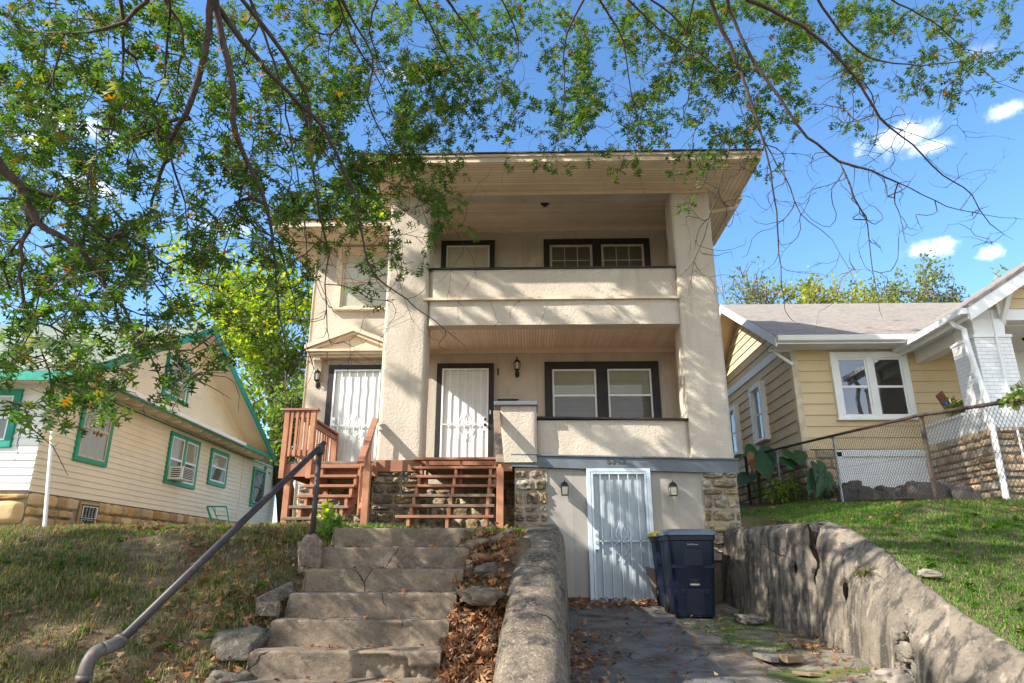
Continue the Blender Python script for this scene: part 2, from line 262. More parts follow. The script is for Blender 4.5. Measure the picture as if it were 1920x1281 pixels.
# ------------------------------------------------------------------ mesh tools
ORG = {}
class MB:
    def __init__(s): s.v = []; s.f = []
    def add(s, vs, fs):
        o = len(s.v); s.v += [tuple(map(float, p)) for p in vs]; s.f += [tuple(i+o for i in f) for f in fs]; return s
    def hexa(s, p):   # 8 points: bottom 4 ccw, top 4 ccw
        return s.add(p, [(3, 2, 1, 0), (4, 5, 6, 7), (0, 1, 5, 4), (1, 2, 6, 5), (2, 3, 7, 6), (3, 0, 4, 7)])
    def box(s, x0, x1, y0, y1, z0, z1):
        return s.hexa([(x0, y0, z0), (x1, y0, z0), (x1, y1, z0), (x0, y1, z0), (x0, y0, z1), (x1, y0, z1), (x1, y1, z1), (x0, y1, z1)])
    def fbox(s, fr, a0, a1, b0, b1, z0, z1, z0b=None, z1b=None):   # frame box: a along wall, b outwards; optional z at a1
        z0b = z0 if z0b is None else z0b; z1b = z1 if z1b is None else z1b
        P = fr.p
        return s.hexa([P(a0, b1, z0), P(a1, b1, z0b), P(a1, b0, z0b), P(a0, b0, z0), P(a0, b1, z1), P(a1, b1, z1b), P(a1, b0, z1b), P(a0, b0, z1)])
    def prism(s, pts, vec):
        n = len(pts); vec = np.array(vec, float); q = [tuple(np.array(p, float)+vec) for p in pts]
        return s.add(list(pts)+q, [tuple(range(n-1, -1, -1)), tuple(range(n, 2*n))]+[(i, (i+1) % n, n+(i+1) % n, n+i) for i in range(n)])
    def bar(s, a, b, w, h=None, up=(0, 0, 1)):     # rectangular bar from a to b
        a = Vector(a); b = Vector(b); d = (b-a).normalized(); h = h or w
        u = Vector(up); sd = d.cross(u)
        if sd.length < 1e-4: sd = d.cross(Vector((1, 0, 0)))
        sd.normalize(); u = sd.cross(d); sd *= w/2; u *= h/2
        return s.hexa([a-sd-u, a+sd-u, b+sd-u, b-sd-u, a-sd+u, a+sd+u, b+sd+u, b-sd+u])
    def tube(s, pts, r, n=8, cap=True):
        pts = [Vector(p) for p in pts]; rs = r if hasattr(r, '__len__') else [r]*len(pts)
        o = len(s.v); vs = []; fs = []; pu = None
        for i, p in enumerate(pts):
            d = (pts[min(i+1, len(pts)-1)]-pts[max(i-1, 0)]).normalized()
            if pu is None:
                pu = d.cross(Vector((0, 0, 1)));
                if pu.length < 1e-3: pu = d.cross(Vector((1, 0, 0)))
            pu = (pu-d*pu.dot(d)).normalized(); pv = d.cross(pu)
            for k in range(n):
                a = 2*math.pi*k/n; vs.append(p+(pu*math.cos(a)+pv*math.sin(a))*rs[i])
        for i in range(len(pts)-1):
            for k in range(n):
                fs.append((i*n+k, i*n+(k+1) % n, (i+1)*n+(k+1) % n, (i+1)*n+k))
        if cap: fs += [tuple(range(n-1, -1, -1)), tuple((len(pts)-1)*n+k for k in range(n))]
        return s.add(vs, fs)
    def lathe(s, c, prof, n=16, sq=1.0, ph=0):      # profile [(r,z)]
        vs = []; fs = []
        for (r, z) in prof:
            for k in range(n):
                a = 2*math.pi*k/n+ph; vs.append((c[0]+r*math.cos(a), c[1]+sq*r*math.sin(a), c[2]+z))
        for i in range(len(prof)-1):
            for k in range(n): fs.append((i*n+k, i*n+(k+1) % n, (i+1)*n+(k+1) % n, (i+1)*n+k))
        fs += [tuple(range(n-1, -1, -1)), tuple((len(prof)-1)*n+k for k in range(n))]
        return s.add(vs, fs)
    def grid(s, P):      # P[i][j] points
        ni = len(P); nj = len(P[0]); vs = [p for row in P for p in row]
        return s.add(vs, [(i*nj+j, i*nj+j+1, (i+1)*nj+j+1, (i+1)*nj+j) for i in range(ni-1) for j in range(nj-1)])
    def build(s, name, mat, parent=None, smooth=False, bevel=0, ang=40):
        off = ORG.get(parent.name, (0, 0, 0)) if parent else (0, 0, 0)
        me = bpy.data.meshes.new(name)
        v = np.array(s.v)-np.array(off)
        me.from_pydata(v.tolist(), [], s.f); me.update()
        if smooth: me.shade_smooth()
        o = bpy.data.objects.new(name, me); COL.objects.link(o); o.data.materials.append(mat)
        if parent: o.parent = parent
        ORG[o.name] = off
        if bevel:
            b = o.modifiers.new('bevel', 'BEVEL'); b.width = bevel; b.segments = 2; b.limit_method = 'ANGLE'; b.angle_limit = R(ang)
        return o
class Fr:     # wall frame: origin (x,y), unit along u, outward normal n
    def __init__(s, ox, oy, ux, uy, nx, ny): s.o = (ox, oy); s.u = (ux, uy); s.n = (nx, ny)
    def p(s, a, b, z): return (s.o[0]+s.u[0]*a+s.n[0]*b, s.o[1]+s.u[1]*a+s.n[1]*b, z)
def tag(o, label, cat=None, group=None, kind=None):
    if label: o['label'] = label
    if cat: o['category'] = cat
    if group: o['group'] = group
    if kind: o['kind'] = kind
    return o
def thing(name, label, cat, loc, group=None):
    o = bpy.data.objects.new(name, None); COL.objects.link(o); o.location = loc; o.empty_display_size = .2
    ORG[o.name] = tuple(loc); return tag(o, label, cat, group)
def npmesh(name, verts, faces_flat, loop_tot, mat, parent=None, smooth=False):
    """fast mesh: verts (N,3); faces as flat index array and per-face loop totals"""
    me = bpy.data.meshes.new(name)
    off = ORG.get(parent.name, (0, 0, 0)) if parent else (0, 0, 0)
    verts = np.asarray(verts, np.float32)-np.array(off, np.float32)
    me.vertices.add(len(verts)); me.vertices.foreach_set('co', verts.ravel())
    me.loops.add(len(faces_flat)); me.loops.foreach_set('vertex_index', np.asarray(faces_flat, np.int32))
    me.polygons.add(len(loop_tot)); lt = np.asarray(loop_tot, np.int32)
    me.polygons.foreach_set('loop_start', np.concatenate([[0], np.cumsum(lt)[:-1]]).astype(np.int32))
    me.update(calc_edges=True); me.validate()
    if smooth: me.shade_smooth()
    o = bpy.data.objects.new(name, me); COL.objects.link(o); o.data.materials.append(mat)
    if parent: o.parent = parent
    ORG[o.name] = off
    return o
def fn(x, y, z=0., s=1.0): return mnoise.fractal(Vector((x*s, y*s, z*s)), 1.0, 2.0, 4)

# ------------------------------------------------------------------ terrain
def itp(x, xs, ys): return np.interp(x, xs, ys)
SY0 = 7.28; SRUN = .312; SRISE = .198; SZ0 = 1.92
def z_stair(y): return itp(y, [3.6, SY0-9*SRUN, SY0, 8.2, 9, 11], [.05, SZ0-9*SRISE, SZ0, 1.97, 2.02, 2.08])
def z_left(x, y):
    a = itp(y, [0, 3.6, 4.4, 5.45, 6.4, 7.1, 7.8, 8.6, 10, 12.8, 25, 60, 300], [0, .04, .16, .66, 1.24, 1.62, 1.86, 1.97, 2.03, 2.07, 2.6, 3.4, 4])
    return a
def z_drive(x, y): return itp(y, [3, 4, 11.15], [.05, .10, .97])
def z_right(x, y):
    near = itp(y, [3, 4, 5, 5.77, 6.56, 7.27, 7.75, 8.5, 9, 10, 11.2, 14, 18, 30, 60, 300], [.04, .1, .5, .9, 1.19, 1.49, 1.70, 2.0, 2.06, 2.15, 2.26, 2.5, 2.9, 3.5, 4, 5])
    far = itp(y, [3, 4, 5, 6, 7, 8, 9.5, 11, 12.5, 15.7, 18, 30, 60, 300], [.04, .1, .5, .99, 1.42, 1.90, 2.36, 2.46, 2.57, 2.83, 3.02, 3.6, 4, 5])
    t = np.clip((x-3.8)/1.6, 0, 1); return near*(1-t)+far*t
def sst(x, a, b): t = np.clip((x-a)/(b-a), 0, 1); return t*t*(3-2*t)
def bumps(x, y): return .018*np.sin(x*3.1+1.3*y)*np.cos(y*2.3-x)+.012*np.sin(7.3*x+2.1)*np.sin(6.1*y)+.03*np.sin(.9*x+.4)*np.sin(1.1*y+2)
def cheekx(y): return -.07-.052*(9-y)
def hz(x, y):
    x = np.asarray(x, float); y = np.asarray(y, float)
    zl = z_left(x, y)+bumps(x, y)*sst(y, 4.2, 6)-sst(x, -2.5, -2.12)*(.05+.06*(y < 7.2))
    zs = z_stair(y)-.10-.10*sst(-y, -7.0, -6.5)+bumps(x, y)*.5
    zd = z_drive(x, y)-.012; zr = z_right(x, y)+bumps(x, y)*.7*sst(y, 5, 6)
    c = cheekx(y)
    z = np.where(x < -1.2, zl, zs)
    under = (x > -2.0) & (x < -.72) & (y < SY0+.5)
    z = np.where(under, np.minimum(z, z_stair(y)-.30), z)
    t = sst(x, c+.15, c+.35); z = z*(1-t)+zd*t
    t = sst(x, 3.70, 3.84); z = z*(1-t)+(zr-.03)*t
    # behind the facade the yard runs through from left to right
    t = sst(x, -1, 3.4); zb = zl*(1-t)+zr*t
    return np.where(y > 11.24, zb, z)
def axis(lo, hi, segs):
    out = []
    for a, b, st in segs: out += list(np.arange(a, b-1e-6, st))
    return np.array(out+[hi])
gx = axis(-400, 400, [(-400, -60, 34), (-60, -16, 4), (-16, -7, .5), (-7, 7, .09), (7, 16, .4), (16, 60, 4), (60, 400, 34)])
gy = axis(-60, 500, [(-60, 2, 6), (2, 3.5, .5), (3.5, 11.2, .09), (11.2, 11.32, .06), (11.32, 20, .3), (20, 60, 4), (60, 500, 40)])
GX, GY = np.meshgrid(gx, gy); GZ = hz(GX, GY)
nI, nJ = GX.shape; idx = np.arange(nI*nJ).reshape(nI, nJ)
q = np.stack([idx[:-1, :-1], idx[:-1, 1:], idx[1:, 1:], idx[1:, :-1]], -1).reshape(-1, 4)
SOIL = M('soil', (.145, .105, .068), (.09, .065, .043), 3, rough=.97, spec=.1, bump=[(14, (1, 1, 1), .02), (70, (1, 1, 1), .01)],
         layers=[((.075, .09, .025), 2.2, (1, 1, 1), .46, .66, .75), ((.17, .13, .075), 6, (1, 1, 1), .6, .74, .5)])
g = npmesh('ground', np.stack([GX, GY, GZ], -1).reshape(-1, 3), q.ravel(), np.full(len(q), 4), SOIL, smooth=True); tag(g, None, kind='structure')
# driveway: worn asphalt, gritty on the wall side
t = NT('asphalt'); tcn = t.n('ShaderNodeTexCoord').outputs['Object']
sep = t.n('ShaderNodeSeparateXYZ', {0: tcn})
edge = t.math('ADD', sep.outputs[0], t.math('MULTIPLY', t.math('SUBTRACT', t.noise(tcn, 2.5, 4), .5), .35))
seam = t.rng(edge, 1.92, 1.97)
asp = t.mix(t.rng(t.noise(tcn, 4, 6), .35, .65), (.135, .13, .125), (.085, .083, .08))
asp = t.mix(t.rng(t.noise(tcn, 60, 3), .55, .7), asp, (.17, .165, .155))
gra = t.mix(t.rng(t.noise(tcn, 5, 6), .35, .65), (.24, .20, .155), (.13, .105, .08))
gra = t.mix(t.rng(t.noise(tcn, 70, 3), .52, .7), gra, (.30, .27, .23))
dirt = t.rng(t.noise(tcn, 1.6, 5), .53, .66, 0, .8)
c = t.mix(seam, asp, gra); c = t.mix(dirt, c, (.075, .055, .038))
vo = t.n('ShaderNodeTexVoronoi', {'Vector': t.n('ShaderNodeVectorMath', {0: tcn, 1: t.n('ShaderNodeTexNoise', {'Vector': tcn, 'Scale': 2.5, 'Detail': 5.0}).outputs['Color']}, operation='ADD').outputs[0], 'Scale': .85}, feature='DISTANCE_TO_EDGE').outputs['Distance']
ck = t.math('LESS_THAN', vo, .006); c = t.mix(ck, c, (.022, .02, .018))
moss = t.math('MULTIPLY', t.rng(sep.outputs[0], 2.1, 2.5), t.rng(t.noise(tcn, 2.1, 5), .48, .60, 0, .9)); c = t.mix(moss, c, (.075, .11, .02))
h = t.math('ADD', t.math('MULTIPLY', t.noise(tcn, 70, 4), .012), t.math('ADD', t.math('MULTIPLY', t.noise(tcn, 6, 5), .03), t.math('MULTIPLY', ck, -.012)))
b = t.n('ShaderNodeBump', {'Height': h, 'Distance': 1.0}); p = t.n('ShaderNodeBsdfPrincipled', {'Base Color': c, 'Roughness': .9, 'Specular IOR Level': .25, 'Normal': b.outputs[0]})
t.n('ShaderNodeOutputMaterial', {0: p.outputs[0]}); ASPH = t.m
dy = np.arange(3.6, 11.22, .07); dxn = np.linspace(0, 1, 46)
P = []
for y in dy:
    row = []
    for s_ in dxn:
        x = cheekx(y)+.36+s_*(3.62-cheekx(y)-.36)
        z = float(z_drive(x, y))+.012+.012*fn(x, y, 0, 1.6)+.10*float(sst(x, 2.7, 3.4))*float(sst(-y, -9.2, -6.5))+.01*math.sin(5*x)*math.sin(3*y)
        if x < 1.95: z += .012
        row.append((x, y, z))
    P.append(row)
mb = MB(); mb.grid(P); o = mb.build('driveway', ASPH, smooth=True); tag(o, None, kind='structure')
def z_drv(x, y): return float(z_drive(x, y))+.012+.10*float(sst(x, 2.7, 3.4))*float(sst(-y, -9.2, -6.5))

# pale pavement and street in front of the garden
PAVE = M('pavement_concrete', (.52, .47, .40), (.46, .41, .35), 2, rough=.9, bump=[(40, (1, 1, 1), .003)], groove=(0, 1.5, .006, .006, (.2, .18, .15)))
STREET = M('street_concrete', (.42, .39, .34), (.36, .335, .295), 1.5, rough=.9, bump=[(30, (1, 1, 1), .004)])
mb = MB(); mb.box(-60, 60, 1.2, 3.35, -.2, .085); o = mb.build('sidewalk', PAVE); tag(o, None, kind='structure')
mb = MB(); mb.box(-60, 60, -14, -4.4, -.3, .01); o = mb.build('road', STREET); tag(o, None, kind='structure')
mb = MB(); mb.box(-60, 60, -4.395, -4.24, -.3, .13); o = mb.build('kerb', PAVE, bevel=.02); tag(o, None, kind='structure')
# ------------------------------------------------------------------ concrete steps
st = thing('concrete_steps', 'worn brown concrete front steps with cracked risers and a chipped nosing', 'steps', (-1.3, 5.5, 1.0))
def stepmesh(i):
    y0 = SY0-SRUN*i; z1 = SZ0-SRISE*i; z0 = z1-SRISE-.06
    xl = -2.03-.030*i; xr = xl+1.47+.004*i
    depth = .62 if i else 1.1
    nx = 90; prof = []
    # back, top, rounded nose, slightly hollow riser with a cove at the foot
    for k in range(6): prof.append((depth*(1-k/6), 0))
    for k in range(6):
        a = R(90*k/5); prof.append((.02-.02*math.sin(a), -.02+.02*math.cos(a)))
    for k in range(1, 12): prof.append((.012*math.sin(math.pi*k/14), -.02-k*(SRISE+.03)/11))
    P = []
    for (dyy, dz) in prof:
        row = []
        for j in range(nx+1):
            s_ = j/nx; x = xl+s_*(xr-xl)
            e = min(s_, 1-s_)*(xr-xl)
            rnd = .014*(1-min(1, e/.03))**2            # rounded ends
            flare = .10*(1-min(1, (s_*(xr-xl))/.30))**2*(-dz/.2) if dz < -.03 else 0
            y = y0+dyy+.004*fn(x*2, z1+dz, i*3.1, 2)+.0035*fn(x, z1+dz, i, 11)
            z = z1+dz-rnd*(1 if dyy < .05 else .3)+.003*fn(x*2, dyy, i*7.7, 3)
            if i == 5:     # broken nosing and spalled riser
                m = float(sst(x, xl+.78, xl+.90))*(1-float(sst(x, xr-.26, xr-.24)))*(1 if dz < -.045+.02*math.sin(9*x) else 0)
                y += m*(.05+.02*fn(x*3, z*3, 0, 5))
                m2 = float(sst(x, xr-.28, xr-.24))*(1 if dz < -.11 else 0); y += m2*(.08+.04*fn(x*4, z*4, 2, 6))
            if i == 4:
                m = float(sst(x, xl+.90, xl+.96))*(1-float(sst(x, xl+1.16, xl+1.2)))*(1 if -.16+.03*math.sin(8*x) < dz < -.03 else 0); y += m*.02
            if i == 3:
                m = math.exp(-((x-xl-1.05)/.16)**2)*(1 if -.15 < dz < -.05 else 0); y += m*(.012+.012*math.sin(60*x+14*dz*10))
            row.append((x-flare*.35, y, z))
        P.append(row)
    mb = MB(); mb.grid(P)
    # side faces
    for col in (0, nx):
        pts = [P[r][col] for r in range(len(prof))]
        base = [(p[0], p[1], z0-.35) for p in pts]
        mb.grid([pts, base] if col else [base, pts])
    return mb
for i in range(10):
    o = stepmesh(i).build('step', CONC, st, smooth=False); o.data.shade_smooth()
    if i == 5: o['label'] = 'step with broken nosing and spalled riser'
# ------------------------------------------------------------------ cheek wall (left of the driveway)
def loftwall(prof_fn, ys, mat, name, label, noise_amp=.02, crack=None):
    P = []
    for y in ys:
        row = []
        pts = prof_fn(y)
        for (x, z) in pts:
            n = fn(x*1.0, y*1.0, z*1.0, 1.4)*noise_amp*1.0+fn(x, y, z, 6)*noise_amp*.7+fn(x, y, z, 16)*noise_amp*.42
            dx = n; dz_ = n*.7
            yy = y+fn(x, z, y, 3)*.012
            if crack: dx += crack(x, y, z)
            row.append((x+dx, yy, z+dz_))
        P.append(row)
    mb = MB(); mb.grid(P)
    for e in (0, len(P)-1):
        r = P[e]; mb.add(r, [tuple(range(len(r)))] if e else [tuple(range(len(r)-1, -1, -1))])
    o = mb.build(name, mat, smooth=True); tag(o, label, 'wall'); return o
def resample(pts, n):
    pts = np.array(pts, float); d = np.r_[0, np.cumsum(np.linalg.norm(np.diff(pts, axis=0), axis=1))]
    s_ = np.linspace(0, d[-1], n); return [(float(np.interp(q, d, pts[:, 0])), float(np.interp(q, d, pts[:, 1]))) for q in s_]
def rounded(pts, r, k=5):
    out = [pts[0]]
    for a, b, c in zip(pts[:-2], pts[1:-1], pts[2:]):
        a, b, c = (np.array(q, float) for q in (a, b, c)); d1 = a-b; d2 = c-b; l1 = np.linalg.norm(d1); l2 = np.linalg.norm(d2); rr = min(r, l1*.45, l2*.45)
        p0 = b+d1/l1*rr; p1 = b+d2/l2*rr
        for i in range(k+1):
            t_ = i/k; out.append(tuple((1-t_)**2*p0+2*t_*(1-t_)*b+t_*t_*p1))
    return out+[pts[-1]]
def cheek_prof(y):
    xl = cheekx(y); xr = xl+.52
    zt = float(itp(y, [3.5, 4.2, 5.2, 6, 7, 7.7, 8.3, 8.9, 9.15, 9.35, 11.2], [.10, .30, .84, 1.24, 1.66, 1.86, 1.98, 2.03, 2.0, 1.9, 1.9]))
    zb = float(z_drive(0, y))-.25
    lf = -.04 if y > 5 else 0
    return resample(rounded([(xl-.05, zb), (xl+lf*.5, zt-.22), (xl+.05, zt-.015), (xr-.09, zt+.01), (xr-.0, zt-.14), (xr+.05, zb)], .11), 54)
loftwall(cheek_prof, np.r_[np.arange(3.6, 9.5, .06), 9.6, 10.2, 11.1], CHEEK, 'cheek_wall', 'mottled grey concrete wall sloping between the front steps and the driveway', .017)
# ------------------------------------------------------------------ retaining wall (right of the driveway)
def ret_prof(y):
    xb = float(itp(y, [3.5, 5, 7.15, 8.8, 10.7, 11.2], [3.44, 3.45, 3.46, 3.42, 3.06, 3.0]))
    zt = float(itp(y, [3.6, 4.4, 5.77, 6.56, 7.27, 7.75, 8.3, 8.75, 9.2, 11.2], [.05, .35, .94, 1.22, 1.53, 1.76, 1.98, 2.09, 2.07, 2.10]))
    xo = float(itp(y, [3.5, 8, 9, 10.7, 11.2], [3.86, 3.86, 3.78, 3.42, 3.36]))
    dr = float(itp(y, [3.6, 5.5, 7, 8, 8.7, 9.1], [.28, .36, .40, .36, .12, .03]))
    zb = float(z_drive(0, y))-.2
    return resample(rounded([(xb-.06, zb), (xb+.0, (zb+zt)/2), (xb+.06, zt-dr), (xo-.02, zt), (xo+.05, zt-.25), (xo+.05, zt-.6)], .13), 70)
HOLES = [(9.15, 1.50, .06, .085), (8.02, 1.27, .085, .12)]
def ret_crack(x, y, z):
    d = 0
    if x < 3.62:
        yc = 8.72+.05*math.sin(7*z)+.03*math.sin(19*z)
        w_ = .04+.065*max(0, math.sin((z-1.40)*4.6)) if z > 1.25 else 0
        if z > 1.25 and abs(y-yc) < w_: d += .17+.05*math.sin(23*z)
        yc2 = 7.0+.10*math.sin(5*z+1); w2 = .17*math.exp(-((z-.62)/.3)**2)
        if abs(y-yc2) < w2: d += .07+.02*math.sin(20*y)
        for (hy, hzz, ry, rz) in HOLES:
            if ((y-hy)/ry)**2+((z-hzz)/rz)**2 < 1: d += .2
    return d
RWALL = loftwall(ret_prof, np.arange(3.6, 11.2, .02), RETW, 'retaining_wall', 'stained cracked concrete retaining wall with rounded top and drain holes beside the right lawn', .013, ret_crack)

# ------------------------------------------------------------------ rocks and timber
def rock(name, label, c, r, mat, cat='stone', seed=0, group=None, sub=3):
    import bmesh
    bm = bmesh.new(); bmesh.ops.create_icosphere(bm, subdivisions=sub+1, radius=1)
    rr = random.Random(seed); ox = rr.uniform(0, 50)
    for v in bm.verts:
        n = v.co.copy(); k = 1+.36*mnoise.fractal(n*1.1+Vector((ox, ox, 0)), 1, 2, 3)+.13*mnoise.fractal(n*3.3+Vector((ox, 0, 0)), 1, 2, 3)
        f = Vector([math.copysign(abs(q)**.62, q) for q in n])
        v.co = Vector((f.x*r[0]*k, f.y*r[1]*k, f.z*r[2]*k))
    me = bpy.data.meshes.new(name); bm.to_mesh(me); bm.free(); me.shade_smooth()
    o = bpy.data.objects.new(name, me); COL.objects.link(o); me.materials.append(mat); o.location = c; o.rotation_euler = (rr.uniform(-.1, .1), rr.uniform(-.1, .1), rr.uniform(-.5, .5))
    ORG[o.name] = tuple(c); return tag(o, label, cat, group)
rock('rock', 'flat lichen-grey rock half buried in the bank left of the steps, the larger one', (-2.36, 5.98, .95), (.21, .17, .11), ROCK, seed=3)
rock('rock', 'smaller grey rock sunk in the bank just below the larger rock', (-2.30, 5.70, .72), (.18, .14, .07), ROCK, seed=5)
rock('concrete_footing', 'rough pebbly concrete footing under the upper handrail post', (-2.15, 6.92, 1.64), (.105, .10, .18), AGGR, 'footing', seed=9)
mb = MB(); mb.bar((-2.17, 6.55, 1.36), (-2.36, 6.25, 1.23), .05, .12); mb.bar((-2.37, 6.27, 1.20), (-2.16, 6.22, 1.20), .05, .12)
o = mb.build('edging_block', CHEEK, bevel=.01); tag(o, 'small angled concrete edging piece against the left end of the steps', 'edging')
def log(name, label, a, b, r, mat=TIMBER):
    a = Vector(a); b = Vector(b); n = 14; pts = []; rs = []
    for i in range(n+1):
        t_ = i/n; p = a.lerp(b, t_); pts.append(p+Vector((0, 0, .01*math.sin(9*t_)))); rs.append(r*(1+.12*math.sin(5*t_+a.x*7)+.06*math.sin(17*t_)))
    mb = MB(); mb.tube(pts, rs, 12); o = mb.build(name, mat, smooth=True); return tag(o, label, 'timber')
HOLEM = M('painted_hollow_shade', (.012, .010, .008), None, 9, rough=1.0, spec=.0)  # near-black colour standing in for shade inside the wall's hollows
def facex(y): return float(itp(y, [3.5, 5, 7.15, 8.8, 10.7, 11.2], [3.44, 3.45, 3.46, 3.42, 3.06, 3.0]))
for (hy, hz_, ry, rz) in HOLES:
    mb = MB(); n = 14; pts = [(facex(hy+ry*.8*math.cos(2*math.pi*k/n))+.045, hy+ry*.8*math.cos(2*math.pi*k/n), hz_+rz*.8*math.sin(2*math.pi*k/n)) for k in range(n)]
    mb.prism(pts, (.05, 0, 0)); mb.build('drain_hole_shade', HOLEM, RWALL)  # dark plug painted as the shade inside each drain hollow
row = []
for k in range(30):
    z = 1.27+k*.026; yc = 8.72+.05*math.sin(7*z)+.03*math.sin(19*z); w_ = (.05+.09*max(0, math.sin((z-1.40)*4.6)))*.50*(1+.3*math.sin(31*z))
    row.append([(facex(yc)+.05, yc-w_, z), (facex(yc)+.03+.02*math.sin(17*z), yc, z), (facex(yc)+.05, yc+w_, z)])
mb = MB(); mb.grid(row); mb.build('crack_shade', HOLEM, RWALL)  # dark strip laid in the groove as painted crack shade
for i, (yy, zz, ry, rz) in enumerate([(6.92, .78, .13, .10), (7.10, .62, .12, .09), (6.90, .55, .12, .10), (7.04, .92, .08, .08), (6.78, .66, .08, .09)]):
    q = rock('exposed_stone', None, (facex(yy)+.045, yy, zz), (.065, ry*.8, rz*.8), STONE, None, 80+i); q.parent = RWALL
log('timber_log', 'splintered grey log lying across the leaf strip below the grass', (-.60, 7.0, 1.72), (-.16, 7.25, 1.86), .052)
log('timber_log', 'reddish rotten log tucked beneath the splintered grey one', (-.55, 6.85, 1.60), (-.17, 7.05, 1.68), .045, M('rotten_timber', (.26, .12, .06), (.17, .08, .045), 9, rough=.95, bump=[(30, (1, 1, 1), .01)]))
rock('rock', 'flat tan rock wedged in the leaf strip between steps and driveway wall', (-.42, 6.35, 1.30), (.19, .14, .06), M('tan_rock', (.15, .115, .08), (.10, .08, .058), 5, rough=.95, bump=[(20, (1, 1, 1), .01)]), seed=21)
rock('rock', 'small mossy rock beside the rotten log in the leaf strip', (-.40, 6.68, 1.52), (.10, .08, .05), ROCK, seed=22)
def flag(label, pts, z, h, mat):
    mb = MB(); mb.prism([(x, y, z+.01*i) for i, (x, y) in enumerate(pts)], (0, 0, h)); o = mb.build('flagstone', mat, bevel=.008); return tag(o, label, 'stone')
FL1 = M('pale_slab', (.24, .205, .17), (.18, .155, .13), 6, rough=.9, bump=[(40, (1, 1, 1), .003)])
FL2 = M('brown_slab', (.30, .21, .13), (.20, .14, .09), 6, rough=.9, bump=[(40, (1, 1, 1), .006)])
def dflag(label, uvs, mat, h):
    pts = []
    for (u, v) in uvs:
        d = ray(u, v); y = 7.8
        for _ in range(12): 
            q = np.array([0, 0, EYE])+d*(y/d[1]); y = y+(q[2]-z_drv(q[0], y)-.01)/(.1225+.13)
        pts.append((q[0], y))
    zz = max(z_drv(x, y) for x, y in pts)
    flag(label, pts[::-1], zz-.03, h, mat)
dflag('pale flat flagstone fragment on the driveway near the retaining wall', [(1412, 1236), (1446, 1253), (1462, 1250), (1462, 1232), (1440, 1228)], FL1, .05)
dflag('brown broken stone slab beside the pale flagstone on the driveway', [(1462, 1246), (1478, 1252), (1508, 1243), (1498, 1234), (1470, 1236)], FL2, .07)
dflag('thin tan stone chip nearest the camera on the driveway', [(1485, 1266), (1520, 1270), (1545, 1266), (1520, 1259)], FL2, .035)
rock('rock', 'chunk of broken concrete fallen at the foot of the retaining wall', (3.36, 6.95, .58), (.16, .12, .07), FL1, seed=31)
rock('rock', 'pale round stone lying on the retaining wall edge by the right lawn', (3.93, 7.12, 1.475), (.10, .06, .035), FL1, seed=33)
rock('rock', 'low grey stone at the wall foot under the grassy tuft', (2.92, 9.75, .86), (.16, .16, .06), FL1, seed=35)
# ------------------------------------------------------------------ pipe handrail
hr = thing('pipe_handrail', 'dark painted pipe handrail running up the left side of the steps', 'handrail', (-2.2, 5.5, 1.2))
top = Vector(at(600, 838, 6.92)); low = Vector(at(215, 1212, 4.35)); lowp = Vector(at(163, 1240, 4.22))
mb = MB(); d = (top-low).normalized(); mb.tube([low, low.lerp(top, .5)+Vector((0, 0, .004)), top, top+d*.10], .0275, 16); mb.build('rail', PIPE, hr, smooth=True)
mb = MB(); mb.tube([top+Vector((0, 0, .02)), (top.x, top.y, 1.66)], .027, 14); mb.build('post', PIPE, hr, smooth=True)
mb = MB(); mb.tube([(lowp.x, lowp.y, lowp.z-.06), (lowp.x, lowp.y, -.1)], .030, 16); mb.build('post', PIPE, hr, smooth=True)
mb = MB()
e0 = lowp+Vector((0, 0, -.09)); arc = []
for i in range(9):
    t_ = i/8; q0 = e0; q1 = lowp+Vector((0, 0, .045)); q2 = low+(q1-low)*.45
    arc.append(q0*(1-t_)**2+q1*2*t_*(1-t_)+q2*t_**2)
mb.tube(arc, .040, 16); mb.tube([arc[0]-Vector((0, 0, .012)), arc[0]+Vector((0, 0, .02))], .045, 16); mb.build('elbow', ELBOW, hr, smooth=True)
mb = MB(); arc2 = []
for i in range(9):
    t_ = i/8; q0 = arc[-1]; q1 = arc[-1]+(arc[-1]-arc[-2]).normalized()*.07; q2 = low+d*.05
    arc2.append(q0*(1-t_)**2+q1*2*t_*(1-t_)+q2*t_**2)
mb.tube(arc2, .0395, 16); mb.tube([low+d*.035, low+d*.06], .044, 16); mb.build('elbow', ELBOW, hr, smooth=True)
mb = MB(); mb.lathe((top.x, top.y, top.z-.03), [(.036, -.05), (.042, -.03), (.044, .03), (.036, .055)], 14); mb.build('fitting', PIPE, hr, smooth=True)
